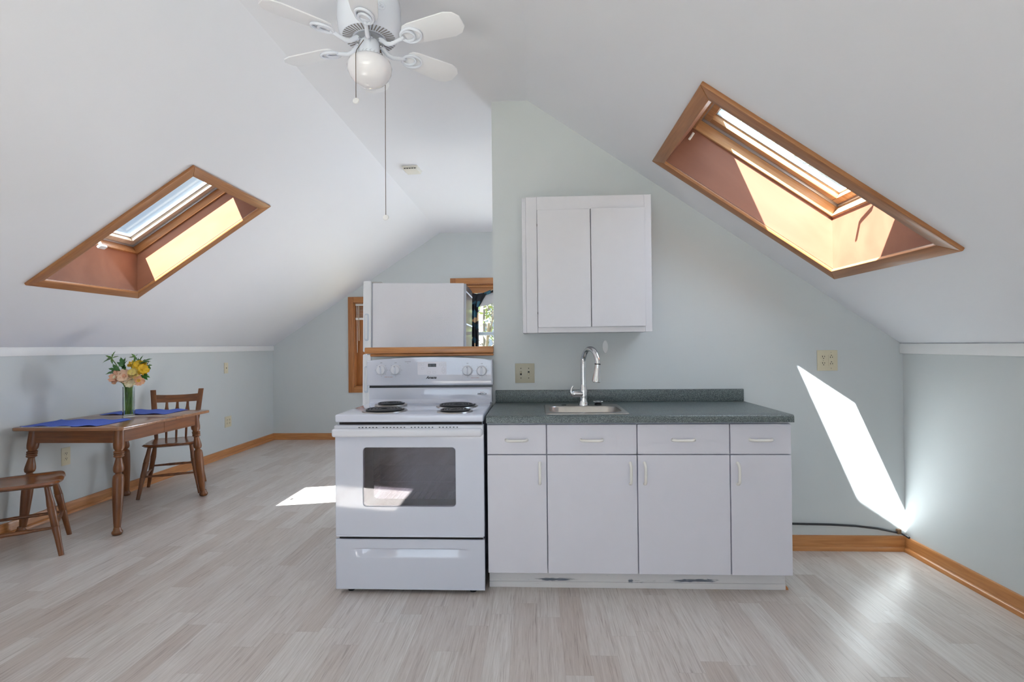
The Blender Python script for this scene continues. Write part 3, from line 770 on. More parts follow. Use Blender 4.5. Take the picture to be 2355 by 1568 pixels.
wall_plate('power_outlet', 'wide ivory outlet plate on the partition wall right of the counter', 'outlet', (1.7555, YW, 1.139), 0, .120, .124, 'cream_plate', [('duplex', -.024), ('decora', .022)])
wall_plate('power_outlet', 'ivory outlet plate low on the left wall under the table', 'outlet', (XL, 3.827, .439), PI/2, .074, .135, 'cream_plate', [('duplex', 0)])
wall_plate('power_outlet', 'ivory double outlet plate on the left wall beyond the far chair', 'outlet', (XL, 5.926, .396), PI/2, .125, .125, 'cream_plate', [('duplex', -.024), ('duplex', .024)])
wall_plate('phone_jack', 'narrow ivory plate with one dark jack high on the left wall', 'wall plate', (XL, 5.892, 1.020), PI/2, .074, .122, 'cream_plate', [('jack', 0)])
b = B(); ov = [(.0165*math.cos(2*PI*k/28), .0395*math.sin(2*PI*k/28)) for k in range(28)]
b.prism(ov, 0, .006, FACE_CAM((.4245, YW, 1.2345)), .002, 2)
tag(obj('oval_hook_base', b, 'white_plastic'), 'small white oval adhesive pad on the wall beside the faucet top', 'wall hook')
# cable along the wall
b = B(); b.tube([(1.22, YW-.012, .160), (1.40, YW-.010, .158), (1.54, YW-.009, .156), (1.75, YW-.009, .152), (1.90, YW-.009, .145), (2.03, YW-.009, .130), (2.12, YW-.010, .112), (2.168, YW-.013, .102), (2.183, YW-.028, .094), (2.186, YW-.050, .090)], .0062, 10)
cb = tag(obj('power_cable', b, 'cable'), 'black cable running along the wall from the counter to the right corner', 'cable')
obj('cable_clip', B().box(2.140, 2.162, YW-.022, YW-.001, .100, .128, .002, 1), 'brownedge', cb)

# ------------------------------------------------------------------ stove
sv = thing('electric_range', 'white freestanding electric stove with four black coil burners', 'stove', (-.649, 2.62, 0))
SW = .380
b = B(); b.box(-SW+.008, -SW+.02, .034, .56, .035, .862); b.box(SW-.02, SW-.008, .034, .56, .035, .862)
b.box(-SW+.02, SW-.02, .55, .56, .035, .862); b.box(-SW+.02, SW-.02, .034, .55, .035, .045); b.box(-SW+.02, SW-.02, .034, .55, .855, .862)
b.box(-SW+.02, SW-.02, .034, .050, .29, .372)
obj('body', b, 'enamel', sv)
# lower drawer with a sculpted grip
b = B()
def drawer_face(u_, v_):
    x_ = -SW+.002+(2*SW-.004)*u_; z_ = .026+.244*v_
    hx = abs(x_)/.30; t_ = max(0, 1-hx**6) if hx < 1 else 0
    zz = (z_-.205)/.022
    dep = 0
    if -1 < zz < 1: dep = .014*t_*(max(0, (zz+1)/2) if zz < .7 else max(0, (1-zz)/.3))
    return (x_, .002+dep, z_)
b.grid(drawer_face, 48, 60)
b.box(-SW+.002, SW-.002, .016, .034, .026, .270)
edge = B()
obj('storage_drawer', b, 'enamel', sv)
obj('drawer_rim', B().box(-SW, SW, .0, .016, .268, .274, .002).box(-SW, -SW+.004, 0, .018, .024, .272, .001, 1).box(SW-.004, SW, 0, .018, .024, .272, .001, 1).box(-SW, SW, 0, .018, .022, .027, .001, 1), 'enamel', bpy.data.objects['storage_drawer'])
obj('drawer_gap', B().box(-SW+.012, SW-.012, .022, .033, .270, .292), 'gap', sv)
obj('door_gap', B().box(-SW+.016, SW-.012, .020, .040, .853, .866), 'gap', sv)
# oven door: frame around the window
WX0, WX1, WZ0, WZ1 = -.236, .236, .440, .738
od = obj('oven_door', B(), 'enamel', sv)
b = B(); poly_o = [(-SW, .290), (SW, .290), (SW, .852), (-SW, .852)]
inner = rrect(WX0, WX1, WZ0, WZ1, .018, 5)
T = FACE_CAM((0, .030, 0))
def framed(b, x0, x1, z0, z1, inn, h0, h1, T):
    # face with a rounded hole: two rings bridged through a matching outer ring
    n = len(inn); cx, cz = (x0+x1)/2, (z0+z1)/2; outp = []
    for (px, pz) in inn:
        dx, dz = px-cx, pz-cz
        s_ = min((x1-cx)/abs(dx) if abs(dx) > 1e-9 else 1e9, (z1-cz)/abs(dz) if dz > 1e-9 else ((cz-z0)/abs(dz) if dz < -1e-9 else 1e9))
        outp.append((cx+dx*s_, cz+dz*s_))
    for cxn, czn in ((x0, z0), (x1, z0), (x1, z1), (x0, z1)):
        k = min(range(n), key=lambda i: (outp[i][0]-cxn)**2+(outp[i][1]-czn)**2); outp[k] = (cxn, czn)
    V = lambda p, h: b.bm.verts.new(T @ Vector((p[0], p[1], h)))
    of = [V(p, h1) for p in outp]; inf = [V(p, h1) for p in inn]; ob_ = [V(p, h0) for p in outp]; inb = [V(p, h0) for p in inn]
    for i in range(n):
        j = (i+1) % n
        for q in ((of[i], of[j], inf[j], inf[i]), (ob_[j], ob_[i], inb[i], inb[j]), (of[j], of[i], ob_[i], ob_[j]), (inf[i], inf[j], inb[j], inb[i])):
            try: b.bm.faces.new(q)
            except ValueError: pass
framed(b, -SW, SW, .290, .852, inner, 0, .030, T)
bmesh.ops.recalc_face_normals(b.bm, faces=b.bm.faces)
b.bm.to_mesh(od.data); b.bm.free()
for p in od.data.polygons: p.use_smooth = True
od.data.set_sharp_from_angle(angle=R(30))
bv = od.modifiers.new('edge', 'BEVEL'); bv.width = .003; bv.segments = 2; bv.limit_method = 'ANGLE'; bv.angle_limit = R(50)
obj('lower_lip', B().box(-SW+.004, SW-.006, -.004, .012, .287, .297, .003), 'enamel', od)
obj('window_glass', B().prism(rrect(WX0+.0005, WX1-.0005, WZ0+.0005, WZ1-.0005, .018, 5), 0, .003, FACE_CAM((0, .0075, 0))), 'ovenglass', od)
b = B(); framed(b, WX0-.015, WX1+.015, WZ0-.015, WZ1+.015, rrect(WX0+.040, WX1-.002, WZ0+.026, WZ1-.006, .02, 5), 0, .002, FACE_CAM((0, .046, 0)))
obj('inner_window_frame', b, 'coil', od)
obj('inner_glass', B().box(WX0+.03, WX1+.004, .0465, .0485, WZ0+.018, WZ1+.004), 'innerglass', od)
b = B(); b.box(-SW+.001, SW-.002, -.014, -.001, .803, .851, .004); b.box(-SW-.002, SW-.004, -.046, -.012, .797, .838, .012, 4)
hd = obj('handle', b, 'enamel_warm', od)
for seg_, sp in ((range(-14, -8), .0145), (range(-7, 0), .0145), (range(1, 8), .0145), (range(9, 15), .0145)):
    for k in seg_:
        obj('vent_hole', B().box(k*.0178-.0035, k*.0178+.0035, -.0155, -.0138, .8405, .8445), 'slot', od)
# oven cavity, a shell open to the front (inner faces)
b = B(); X0, X1, Y0, Y1, Z0, Z1 = -.30, .30, .0515, .50, .375, .77
b.face([(X0, Y1, Z0), (X1, Y1, Z0), (X1, Y1, Z1), (X0, Y1, Z1)]); b.face([(X0, Y0, Z0), (X0, Y1, Z0), (X0, Y1, Z1), (X0, Y0, Z1)])
b.face([(X1, Y0, Z0), (X1, Y1, Z0), (X1, Y1, Z1), (X1, Y0, Z1)]); b.face([(X0, Y0, Z0), (X1, Y0, Z0), (X1, Y1, Z0), (X0, Y1, Z0)]); b.face([(X0, Y0, Z1), (X1, Y0, Z1), (X1, Y1, Z1), (X0, Y1, Z1)])
obj('oven_cavity', b, 'oven_in', sv, solid=.003)
for z_ in (.430, .546):
    b = B(); b.tube([(-.29, .075, z_), (.29, .075, z_)], .0028, 6); b.tube([(-.29, .46, z_), (.29, .46, z_)], .0028, 6)
    for k in range(17): b.tube([(-.28+.035*k, .075, z_+.002), (-.28+.035*k, .46, z_+.002)], .0016, 5)
    obj('oven_rack', b, 'chrome', sv)
# cooktop
b = B(); b.box(-SW, SW, 0, .57, .866, .905, .008, 3); ck = obj('cooktop', b, 'enamel', sv)
def coil(r_, turns):
    pts = []; N = turns*26
    for i in range(N+1):
        a = 2*PI*i/26; rr = .018+(r_-.018)*i/N
        pts.append((rr*math.cos(a), rr*math.sin(a), .0115))
    return pts
for (bx_, by_, br) in ((-.164, .146, .101), (-.211, .432, .077), (.194, .345, .101), (.219, .108, .077)):
    bn = obj('burner', B().lathe([(br-.004, .0012), (br+.004, .004), (br+.010, .0065), (br+.015, .006), (br+.018, .0005)], None, 48, cap=False), 'steel', sv, loc=(bx_, by_, .9048))
    tag(bn, 'coil burner in a chrome drip pan')
    obj('heating_coil', B().tube(coil(br, 5 if br > .08 else 4), .0054, 8, flat=.8), 'coil', bn)
    obj('drip_bowl', B().lathe([(0, .0012), (br+.002, .0026)], None, 32, cap=False), 'coil', bn)
# backguard
bg_ = obj('backguard', B().prism([(-SW+.003, .905), (SW-.003, .905), (SW-.003, 1.000), (-SW+.003, 1.000)], 0, .085, mat_axes((0, .535, 0), (1, 0, 0), (0, 0, 1), (0, 1, 0)), .004, 2), 'enamel', sv)
b = B(); top = [(-SW-.004+(2*SW+.008)*k/16, 1.164+.019*(1-((k-8)/8)**2)) for k in range(17)]
pl = [(-SW-.004, 1.012)] + [(SW+.004, 1.012)] + top[::-1]
b.prism(pl, 0, .095, mat_axes((0, .518, 0), (1, 0, 0), (0, 0, 1), (0, 1, 0)), .009, 4)
cpn = obj('control_console', b, 'enamel', sv)
obj('console_gap', B().box(-SW+.008, SW-.001, .532, .60, .998, 1.014), 'black', sv)
obj('cooktop_cove', B().prism([(0, 0), (-.030, 0), (-.014, .005), (-.006, .012), (0, .026)], -SW+.012, SW-.012, mat_axes((0, .536, .9045), (0, 1, 0), (0, 0, 1), (1, 0, 0))), 'enamel', sv)
CY = .5172
for (kx, kz, ang_) in ((-.293, 1.108, 5), (-.205, 1.107, 5), (.233, 1.100, 0), (.320, 1.098, 0)):
    T = mat_axes((kx, CY, kz), (1, 0, 0), (0, 0, 1), (0, -1, 0))
    kb = obj('knob', B().lathe([(.0325, 0), (.0325, .004), (.0285, .007), (.027, .018), (.025, .021), (0, .021)], T, 32), 'enamel_warm', sv)
    obj('grip', B().box(-.0045, .0045, -.0245, .0245, .012, .027, .002, 2, T @ Matrix.Rotation(R(ang_), 4, 'Z')), 'enamel', kb)
    obj('pointer', B().box(-.0012, .0012, .017, .024, .0265, .0275, 0, 1, T @ Matrix.Rotation(R(ang_), 4, 'Z')), 'ink', kb)
    for k in range(8):
        if k == 2: continue
        obj('dial_mark', B().box(-.0022, .0022, -.0006, .0006, 0, .0006, 0, 1, T @ Matrix.Rotation(R(45*k), 4, 'Z') @ Matrix.Translation((.038, 0, 0))), 'ink', kb)
    text('dial_text', 'OFF', .0075, 'ink', kb, T @ Matrix.Translation((0, .043, 0)))
for tx, tz in ((-.249, 1.064), (.278, 1.056)):
    text('print_text', 'PUSH TO TURN', .0068, 'ink_red', cpn, FACE_CAM((tx, CY, tz)))
text('brand_lettering', 'Amana', .022, 'ink', cpn, FACE_CAM((.012, CY, 1.0595)), shear=.35, bold=.0009)
text('badge_lettering', 'AMERICA', .0135, 'ink', bg_, FACE_CAM((.318, .5343, .958)), bold=.0003)
text('badge_script', 'MADE IN', .006, 'ink_red', bg_, FACE_CAM((.318, .5343, .968)))
b = B(); b.box(-.024, .024, -.0006, .0006, 0, .0005, 0, 1, FACE_CAM((.318, .5343, .9495))); obj('badge_underline', b, 'ink_grey', bg_)
b = B(); b.prism(rrect(-.088, .088, -.039, .039, .005), 0, .0016, FACE_CAM((.0175, CY+.0005, 1.116))); dp = obj('control_panel', b, 'panel', sv)
T = FACE_CAM((.0175, CY-.0012, 1.116))
obj('clock_display', B().box(-.024, .026, .008, .027, 0, .0012, .0006, 1, T), 'black', dp)
b = B()
def digit(b, x_, z_):
    w_, h_ = .0048, .0098
    for (a0, a1, c0, c1) in ((0, w_, 0, .0009), (0, w_, h_/2-.0004, h_/2+.0005), (0, w_, h_-.0009, h_), (0, .0009, 0, h_), (w_-.0009, w_, 0, h_)):
        b.box(x_+a0, x_+a1, z_+c0, z_+c1, .0012, .0014, 0, 1, T)
for dx in (-.017, -.0085, .005, .0135): digit(b, dx, .0125)
obj('clock_digits', b, 'ink_grey', dp)
def keyring(b, x0, x1, z0, z1, T, r_=.0025):
    o_ = rrect(x0, x1, z0, z1, r_, 4); i_ = rrect(x0+.0007, x1-.0007, z0+.0007, z1-.0007, max(.0005, r_-.0007), 4)
    n = len(o_); V = lambda p: b.bm.verts.new(T @ Vector((p[0], p[1], .0008)))
    O, I = [V(p) for p in o_], [V(p) for p in i_]
    for k in range(n): b.bm.faces.new((O[k], O[(k+1) % n], I[(k+1) % n], I[k]))
b = B()
for q in ((-.082, -.066, .018, .030), (-.064, -.048, .018, .030), (-.064, -.048, -.006, .006), (.046, .062, .014, .026), (.068, .084, .014, .026), (-.028, -.008, -.031, -.019), (.004, .024, -.031, -.019)): keyring(b, *q, T)
for zc_, up in ((-.002, 1), (-.022, -1)):
    pts = [(.058, zc_-.006*up), (.082, zc_-.006*up), (.070, zc_+.010*up)]
    for i in range(3):
        p, q = Vector(pts[i]), Vector(pts[(i+1) % 3]); d = (q-p).normalized(); n_ = Vector((-d.y, d.x))*.0004
        b.face([T @ Vector((*(p+n_), .0008)), T @ Vector((*(q+n_), .0008)), T @ Vector((*(q-n_), .0008)), T @ Vector((*(p-n_), .0008))])
obj('key_outlines', b, 'ink_grey', dp, recalc=False)
b = B(); b.box(-.0012, .0012, -.0012, .0012, 0, .0006, 0, 1, FACE_CAM((-.130, CY, 1.147))); b.box(-.019, .019, -.0008, .0008, 0, .0005, 0, 1, FACE_CAM((-.130, CY, 1.156)))
obj('indicator_mark', b, 'ink', cpn)
for (fx, fy) in ((-.315, .045), (.315, .045), (-.315, .50), (.315, .50)):
    obj('foot', B().lathe([(.017, 0), (.019, .008), (.017, .014), (.008, .015), (.008, .036)], Matrix.Translation((fx, fy, 0)), 14), 'black', sv)

# ------------------------------------------------------------------ refrigerator
fr = thing('refrigerator', 'white top-freezer refrigerator standing behind the low wall', 'refrigerator', (-.84, 3.60, 0), R(2.0))
fr.rotation_euler = (0, R(.8), R(2.0))
FX0, FX1, FW, FH = -.318, .332, .50, 1.690
b = B(); b.box(FX0, FX1-.012, .0, FW, .035, FH, .006, 3); obj('cabinet_body', b, 'fridge', fr)
b = B(); b.box(FX1-.0115, FX1, .006, FW-.006, .09, FH-.006, .002, 1); bk = obj('back_panel', b, 'fridge_back', fr)
b = B(); b.box(FX1+.0005, FX1+.004, .02, FW-.02, 1.400, 1.412, .001, 1); obj('panel_strip', b, 'gasket', bk)
b = B(); b.box(FX1-.012, FX1+.002, .0, .010, .09, FH-.004, .002, 1); b.box(FX1-.012, FX1+.002, .010, FW, FH-.062, FH-.050, .002, 1); obj('back_rail', b, 'gasket', fr)
DX0, DX1 = FX0-.066, FX0-.008
for nm, z0, z1, hz0, hz1 in (('freezer_door', 1.208, FH+.012, 1.285, 1.475), ('fresh_food_door', .06, 1.192, .925, 1.110)):
    d = obj(nm, B().box(DX0, DX1, -.004, FW+.004, z0, z1, .008, 3), 'fridge_door', fr)
    obj('door_gasket', B().box(DX1, FX0, .012, FW-.012, z0+.012, z1-.014), 'gasket', d)
    obj('handle_recess', B().prism(rrect(DX0+.012, DX1-.016, hz0, hz1, .012), 0, .0022, FACE_CAM((0, -.0035, 0)), .001, 1), 'recess', d)
    k = B(); k.prism(rrect(DX0+.017, DX1-.026, hz0+.012, hz1-.008, .008), 0, .001, FACE_CAM((0, -.0056, 0))); obj('handle_grip', k, 'fridge_door', d)
b = B(); b.box(FX0-.05, FX0+.012, -.006, .03, 1.1935, 1.2065, .002, 1); b.lathe([(.007, 0), (.007, .018)], Matrix.Translation((FX0-.038, -.002, 1.191)), 10); obj('middle_hinge', b, 'chrome', fr)
b = B(); b.box(FX0-.05, FX0+.06, .01, .06, FH+.0005, FH+.008, .002, 1); b.lathe([(.008, 0), (.008, .014)], Matrix.Translation((FX0-.04, .03, FH)), 10); obj('top_hinge', b, 'steel', fr)
for (fx, fy) in ((FX0+.04, .04), (FX1-.05, .04), (FX0+.04, FW-.04), (FX1-.05, FW-.04)):
    obj('foot', B().lathe([(.02, -.008), (.02, .02), (.01, .022), (.01, .036)], Matrix.Translation((fx, fy, .006 if fx < 0 else .012)), 12), 'black', fr)

# ------------------------------------------------------------------ dining table
TB = (-3.560, -2.785, 3.372, 4.352)
TZ = .725
tb = thing('dining_table', 'brown wooden drop-leaf style dining table with turned legs by the left wall', 'table', ((TB[0]+TB[1])/2, (TB[2]+TB[3])/2, 0))
hx, hy = (TB[1]-TB[0])/2, (TB[3]-TB[2])/2
def chamf(x0, x1, y0, y1, ch, corners):
    P_ = []
    for (cx, cy, i) in ((x0, y0, 0), (x1, y0, 1), (x1, y1, 2), (x0, y1, 3)):
        if i in corners:
            r_ = ch; sx_ = 1 if cx == x0 else -1; sy_ = 1 if cy == y0 else -1
            a = [(cx+sx_*r_*(1-math.cos(k*PI/8)), cy+sy_*r_*(1-math.sin(k*PI/8))) for k in range(5)]
            if i in (0, 2): a = a[::-1] if i == 0 else a[::-1]
            P_ += a if i in (1, 3) else a
        else: P_.append((cx, cy))
    return P_
seamy = .055
def hull_sort(P_):
    cx = sum(p[0] for p in P_)/len(P_); cy = sum(p[1] for p in P_)/len(P_)
    return sorted(P_, key=lambda p: math.atan2(p[1]-cy, p[0]-cx))
for nm, y0, y1, cr in (('tabletop_half', -hy, seamy-.001, (0, 1)), ('tabletop_half', seamy+.001, hy, (2, 3))):
    obj(nm, B().prism(hull_sort(chamf(-hx, hx, y0, y1, .035, cr)), TZ-.022, TZ, None, .004, 2), 'tabletop', tb)
ia, ib = .062, .075
for nm, q in (('apron', (-hx+ia+.02, hx-ia-.02, -hy+ib, -hy+ib+.02)), ('apron', (-hx+ia+.02, hx-ia-.02, hy-ib-.02, hy-ib)), ('apron', (-hx+ia, -hx+ia+.02, -hy+ib+.02, hy-ib-.02))):
    obj(nm, B().box(*q, TZ-.115, TZ-.0225, .001, 1), 'furn_x' if abs(q[1]-q[0]) > .1 else 'furn_y', tb)
obj('apron', B().box(hx-ia-.02, hx-ia, -hy+ib+.02, .009, TZ-.115, TZ-.0225, .001, 1), 'furn_y', tb)
obj('apron', B().box(hx-ia-.02, hx-ia, .0105, hy-ib-.02, TZ-.115, TZ-.0225, .001, 1), 'furn_y', tb)
LEGP = [(.0305, .700), (.0325, .640), (.034, .600), (.032, .575), (.024, .560), (.024, .557), (.031, .552), (.031, .546), (.026, .543), (.031, .538), (.031, .532), (.026, .529), (.0305, .523), (.0305, .517), (.019, .509), (.019, .502),
        (.024, .478), (.0305, .447), (.0318, .432), (.028, .415), (.018, .407), (.018, .402), (.030, .390), (.0325, .370), (.0332, .340), (.0318, .25), (.0275, .16), (.0225, .08), (.0195, .045)]
for sx_ in (-1, 1):
    for sy_ in (-1, 1):
        top_ = Vector((sx_*(hx-ia-.022), sy_*(hy-ib-.022), 0)); bot_ = Vector((sx_*(hx-.052), sy_*(hy-.035), 0))
        b = B()
        sh = Matrix.Identity(4); k_ = (bot_-top_)/.70
        sh[0][2] = -k_.x; sh[1][2] = -k_.y
        T = Matrix.Translation(top_ + k_*.70) @ sh
        b.lathe([(r_, z_) for r_, z_ in LEGP][::-1], T, 20)
        fo = T @ Vector((0, 0, .02)); dr = Vector((sx_, sy_, 0)).normalized()
        lg = obj('leg', b, 'furn', tb)
        f = B(); f.lathe([(.012, 0), (.026, .004), (.0325, .014), (.032, .024), (.024, .034), (.020, .052)], Matrix.Translation((fo.x+dr.x*.006, fo.y+dr.y*.006, 0)), 20)
        obj('pad_foot', f, 'furn', lg)
# placemats
def placemat(label, cx, cy, w_, d_, rot, ph, fringe):
    r_ = thing('placemat', label, 'placemat', (cx, cy, TZ), R(rot), 'blue placemats on the table')
    def f(u_, v_):
        x_ = (u_-.5)*w_; y_ = (v_-.5)*d_
        e_ = max(0, abs(v_-.5)*2-.72)/.28
        z_ = .0035+.006*e_*(.5+.5*math.sin(x_*38+ph))+.0012*math.sin(x_*21+y_*17+ph)
        return (x_, y_+.004*math.sin(x_*38+ph)*e_, z_)
    obj('cloth', B().grid(f, 60, 24), 'blue', r_, solid=.0022)
    b = B()
    if fringe:
        for k in range(46):
            x_ = -w_/2+.02+(w_*.62)*k/45; b.box(x_-.0028, x_+.0028, -d_/2-.006, -d_/2+.002, .0005, .0035)
        obj('white_stitching', b, 'fringe', r_)
    return r_
placemat('blue cloth placemat with a white stitched edge at the near end of the table', -3.262, 3.575, .53, .325, 2, 0, True)
placemat('blue cloth placemat at the far end of the table before the chair', -3.235, 4.185, .52, .30, 3, 1.3, False)

# ------------------------------------------------------------------ chairs
def make_chair(label):
    r_ = thing('windsor_chair', label, 'chair', (0, 0, 0), 0, 'brown spindle-back chairs at the table')
    # seat: shield shape, saddle top; front is -y
    def half_w(y_):
        t_ = (y_+.215)/.41
        return .205*(1-.0*t_)*(1-.22*max(0, t_-.15)**1.4)*math.sqrt(max(0, 1-max(0, (.15-t_)/.155)**3))*math.sqrt(max(.0, 1-max(0, (t_-.80)/.23)**2.4))
    b = B(); NU, NV = 26, 32
    top_, bot_ = [], []
    for j in range(NV+1):
        jj = .5-.5*math.cos(PI*j/NV); y_ = -.215+.41*jj; hw = max(.045, half_w(y_)); rt, rb = [], []
        for i in range(NU+1):
            q = -1+2*i/NU; x_ = hw*q; ed = max(abs(q), abs(2*jj-1))
            dish = -.011*(1-min(1, (abs(x_)/.17))**4)*(1 if y_ > -.1 else 1)*max(0, 1-((y_-.02)/.20)**4)
            if y_ < -.08: dish -= .007*(1-abs(abs(x_)-.09)/.09)*min(1, (-.08-y_)/.1) if abs(x_) < .18 else 0
            rnd = -.012*max(0, (ed-.90)/.10)**2
            rt.append(b.bm.verts.new((x_, y_, .445+dish+rnd)))
            inn = .92
            rb.append(b.bm.verts.new((x_*inn, y_*inn, .412+.006*(ed > .9))))
        top_.append(rt); bot_.append(rb)
    for j in range(NV):
        for i in range(NU):
            b.bm.faces.new((top_[j][i], top_[j][i+1], top_[j+1][i+1], top_[j+1][i])); b.bm.faces.new((bot_[j][i], bot_[j+1][i], bot_[j+1][i+1], bot_[j][i+1]))
    for j in range(NV):
        for i in (0, NU): b.bm.faces.new((top_[j][i], top_[j+1][i], bot_[j+1][i], bot_[j][i]))
    for i in range(NU):
        for j in (0, NV): b.bm.faces.new((top_[j][i], top_[j][i+1], bot_[j][i+1], bot_[j][i]))
    obj('seat', b, 'seat', r_, 60)
    foot = {}; head = {}
    for sx_ in (-1, 1):
        for sy_ in (-1, 1):
            f = Vector((sx_*.222, sy_*.219, 0)); h = Vector((sx_*.150, sy_*.135-.01, .420))
            foot[sx_, sy_], head[sx_, sy_] = f, h
            P_ = lambda t_: f.lerp(h, t_)
            prof = [(0, .0135), (.28, .0165), (.405, .0205), (.415, .0185), (.43, .0205), (.55, .0195), (.69, .0225), (.70, .020), (.715, .0215), (.85, .0165), (1, .0145)]
            obj('leg', B().tube([P_(t_) for t_, _ in prof], [q for _, q in prof], 14), 'furn', r_)
    L_ = lambda k, t_: foot[k].lerp(head[k], t_)
    def stretcher(a, c_, t_):
        p, q = L_(a, t_), L_(c_, t_)
        prof = [(0, .0075), (.28, .0095), (.36, .012), (.40, .0115), (.60, .0115), (.64, .012), (.72, .0095), (1, .0075)]
        obj('stretcher', B().tube([p.lerp(q, s_) for s_, _ in prof], [z_ for _, z_ in prof], 10), 'furn', r_)
    stretcher((-1, -1), (1, -1), .42); stretcher((-1, 1), (1, 1), .47); stretcher((-1, -1), (-1, 1), .40); stretcher((1, -1), (1, 1), .40)
    bt = {}
    for sx_ in (-1, 1):
        base = Vector((sx_*.148, .150, .425)); mid = Vector((sx_*.168, .190, .66)); tp = Vector((sx_*.190, .262, .872)); bt[sx_] = (base, mid, tp)
        b = B(); N = 10; rows = []
        for k in range(N+1):
            t_ = k/N; p = base*(1-t_)**2 + 2*mid*t_*(1-t_) + tp*t_*t_
            w_ = .0135+.0075*min(1, t_*1.7); d_ = .0135-.0015*t_
            rows.append([b.bm.verts.new(p+Vector((a*w_, c_*d_, 0))) for a, c_ in ((-1, -.6), (-.6, -1), (.6, -1), (1, -.6), (1, .6), (.6, 1), (-.6, 1), (-1, .6))])
        for a, c_ in zip(rows, rows[1:]):
            for k in range(8): b.bm.faces.new((a[k], a[(k+1) % 8], c_[(k+1) % 8], c_[k]))
        b.bm.faces.new(rows[0]); b.bm.faces.new(rows[-1])
        obj('back_post', b, 'furn', r_)
    def post(sx_, t_): base, mid, tp = bt[sx_]; return base*(1-t_)**2 + 2*mid*t_*(1-t_) + tp*t_*t_
    a0, a1 = post(-1, .90), post(1, .90); c0, c1 = post(-1, .74), post(1, .74)
    def crest(u_, v_, o_):
        p = c0.lerp(c1, u_).lerp(a0.lerp(a1, u_), v_); bow = 4*u_*(1-u_)
        return Vector((p.x, p.y+.028*bow+o_, p.z-.010*bow*(.6+.4*v_)))
    b = B()
    for o_ in (-.008, .008): b.grid(lambda u_, v_: crest(u_, v_, o_), 18, 4)
    for v_ in (0, 1): b.grid(lambda u_, s_: crest(u_, v_, -.008+.016*s_), 18, 1)
    bmesh.ops.remove_doubles(b.bm, verts=b.bm.verts, dist=1e-4)
    obj('crest_rail', b, 'furn_x', r_)
    for k in (-1, 0, 1):
        u_ = .5+k*.23; p1 = crest(u_, .1, 0); p0 = Vector((k*.076, .158+.004*(1-abs(k)), .425)); b = B(); rows = []
        for (t_, w_, d_) in ((0, .0085, .0075), (.3, .010, .007), (.55, .0115, .0058), (.68, .0185, .005), (.74, .0195, .0048), (.86, .0125, .005), (1, .0095, .006)):
            p = p0.lerp(p1, t_)+Vector((0, -.012*math.sin(PI*t_)*.5, 0))
            rows.append([b.bm.verts.new(p+Vector((w_*math.cos(2*PI*i/10), d_*math.sin(2*PI*i/10), 0))) for i in range(10)])
        for a, c_ in zip(rows, rows[1:]):
            for i in range(10): b.bm.faces.new((a[i], a[(i+1) % 10], c_[(i+1) % 10], c_[i]))
        obj('spindle', b, 'furn', r_, 60)
    return r_
ch = make_chair('brown spindle-back wooden chair tucked in at the far end of the table')
ch.location = (-3.222, 4.495, 0); ch.rotation_euler = (0, 0, R(27.9))
ch2 = copy_tree(ch)
ch2['label'] = 'brown wooden chair at the near end of the table, cut by the left picture edge'
ch2.location = (-3.209, 3.10, 0); ch2.rotation_euler = (0, 0, R(128.1))

# ------------------------------------------------------------------ vase and bouquet
VX, VY = -3.172, 3.925
vs = thing('vase', 'square clear glass vase of flowers standing on the table', 'vase', (VX, VY, TZ+.0005), R(45))
b = B(); hwv = .0385
lo = [rrect(-hwv, hwv, -hwv, hwv, .010, 3), rrect(-hwv+.005, hwv-.005, -hwv+.005, hwv-.005, .007, 3)]
o0 = [b.bm.verts.new((x_, y_, 0)) for x_, y_ in lo[0]]; o1 = [b.bm.verts.new((x_, y_, .235)) for x_, y_ in lo[0]]
i0 = [b.bm.verts.new((x_, y_, .014)) for x_, y_ in lo[1]]; i1 = [b.bm.verts.new((x_, y_, .235)) for x_, y_ in lo[1]]
n_ = len(o0)
for k in range(n_):
    j = (k+1) % n_
    for q in ((o0[k], o0[j], o1[j], o1[k]), (o1[k], o1[j], i1[j], i1[k]), (i1[k], i1[j], i0[j], i0[k])): b.bm.faces.new(q)
b.bm.faces.new(o0[::-1]); b.bm.faces.new(i0)
obj('glass', b, 'vase', vs)
obj('water', B().box(-hwv+.0056, hwv-.0056, -hwv+.0056, hwv-.0056, .0146, .150, .005, 2), 'water', vs)
def stem_pts(top, base, bend=.2):
    p0 = Vector(base); p2 = Vector(top); neck = Vector((p0.x*.3+p2.x*.25, p0.y*.3+p2.y*.25, .215))
    lim = .026
    neck.x = max(-lim, min(lim, neck.x)); neck.y = max(-lim, min(lim, neck.y))
    P_ = [p0.lerp(neck, k/4) for k in range(5)]
    for k in range(1, 7):
        t_ = k/6; P_.append(neck*(1-t_)**2 + 2*Vector((neck.x*1.1, neck.y*1.1, neck.z*.5+p2.z*.5))*t_*(1-t_) + p2*t_*t_)
    return P_
def petal(b, c_, axis, side, ln, wd, cup, n=7):
    """petal from centre c_ along side (unit, perpendicular-ish to axis)"""
    tn = axis.cross(side).normalized(); rows = []
    for k in range(n+1):
        t_ = k/n; w_ = wd*math.sin(PI*(.10+.78*t_))**.8*(1+.05*math.sin(9*t_))
        p = c_+side*ln*t_+axis*(cup*t_*t_*ln); row = []
        for q in (-1, -.5, 0, .5, 1):
            row.append(b.bm.verts.new(p+tn*w_*q+axis*(.25*w_*abs(q)+.006*math.sin(5*t_+q*3))))
        rows.append(row)
    for a, d_ in zip(rows, rows[1:]):
        for i in range(4): b.bm.faces.new((a[i], a[i+1], d_[i+1], d_[i]))
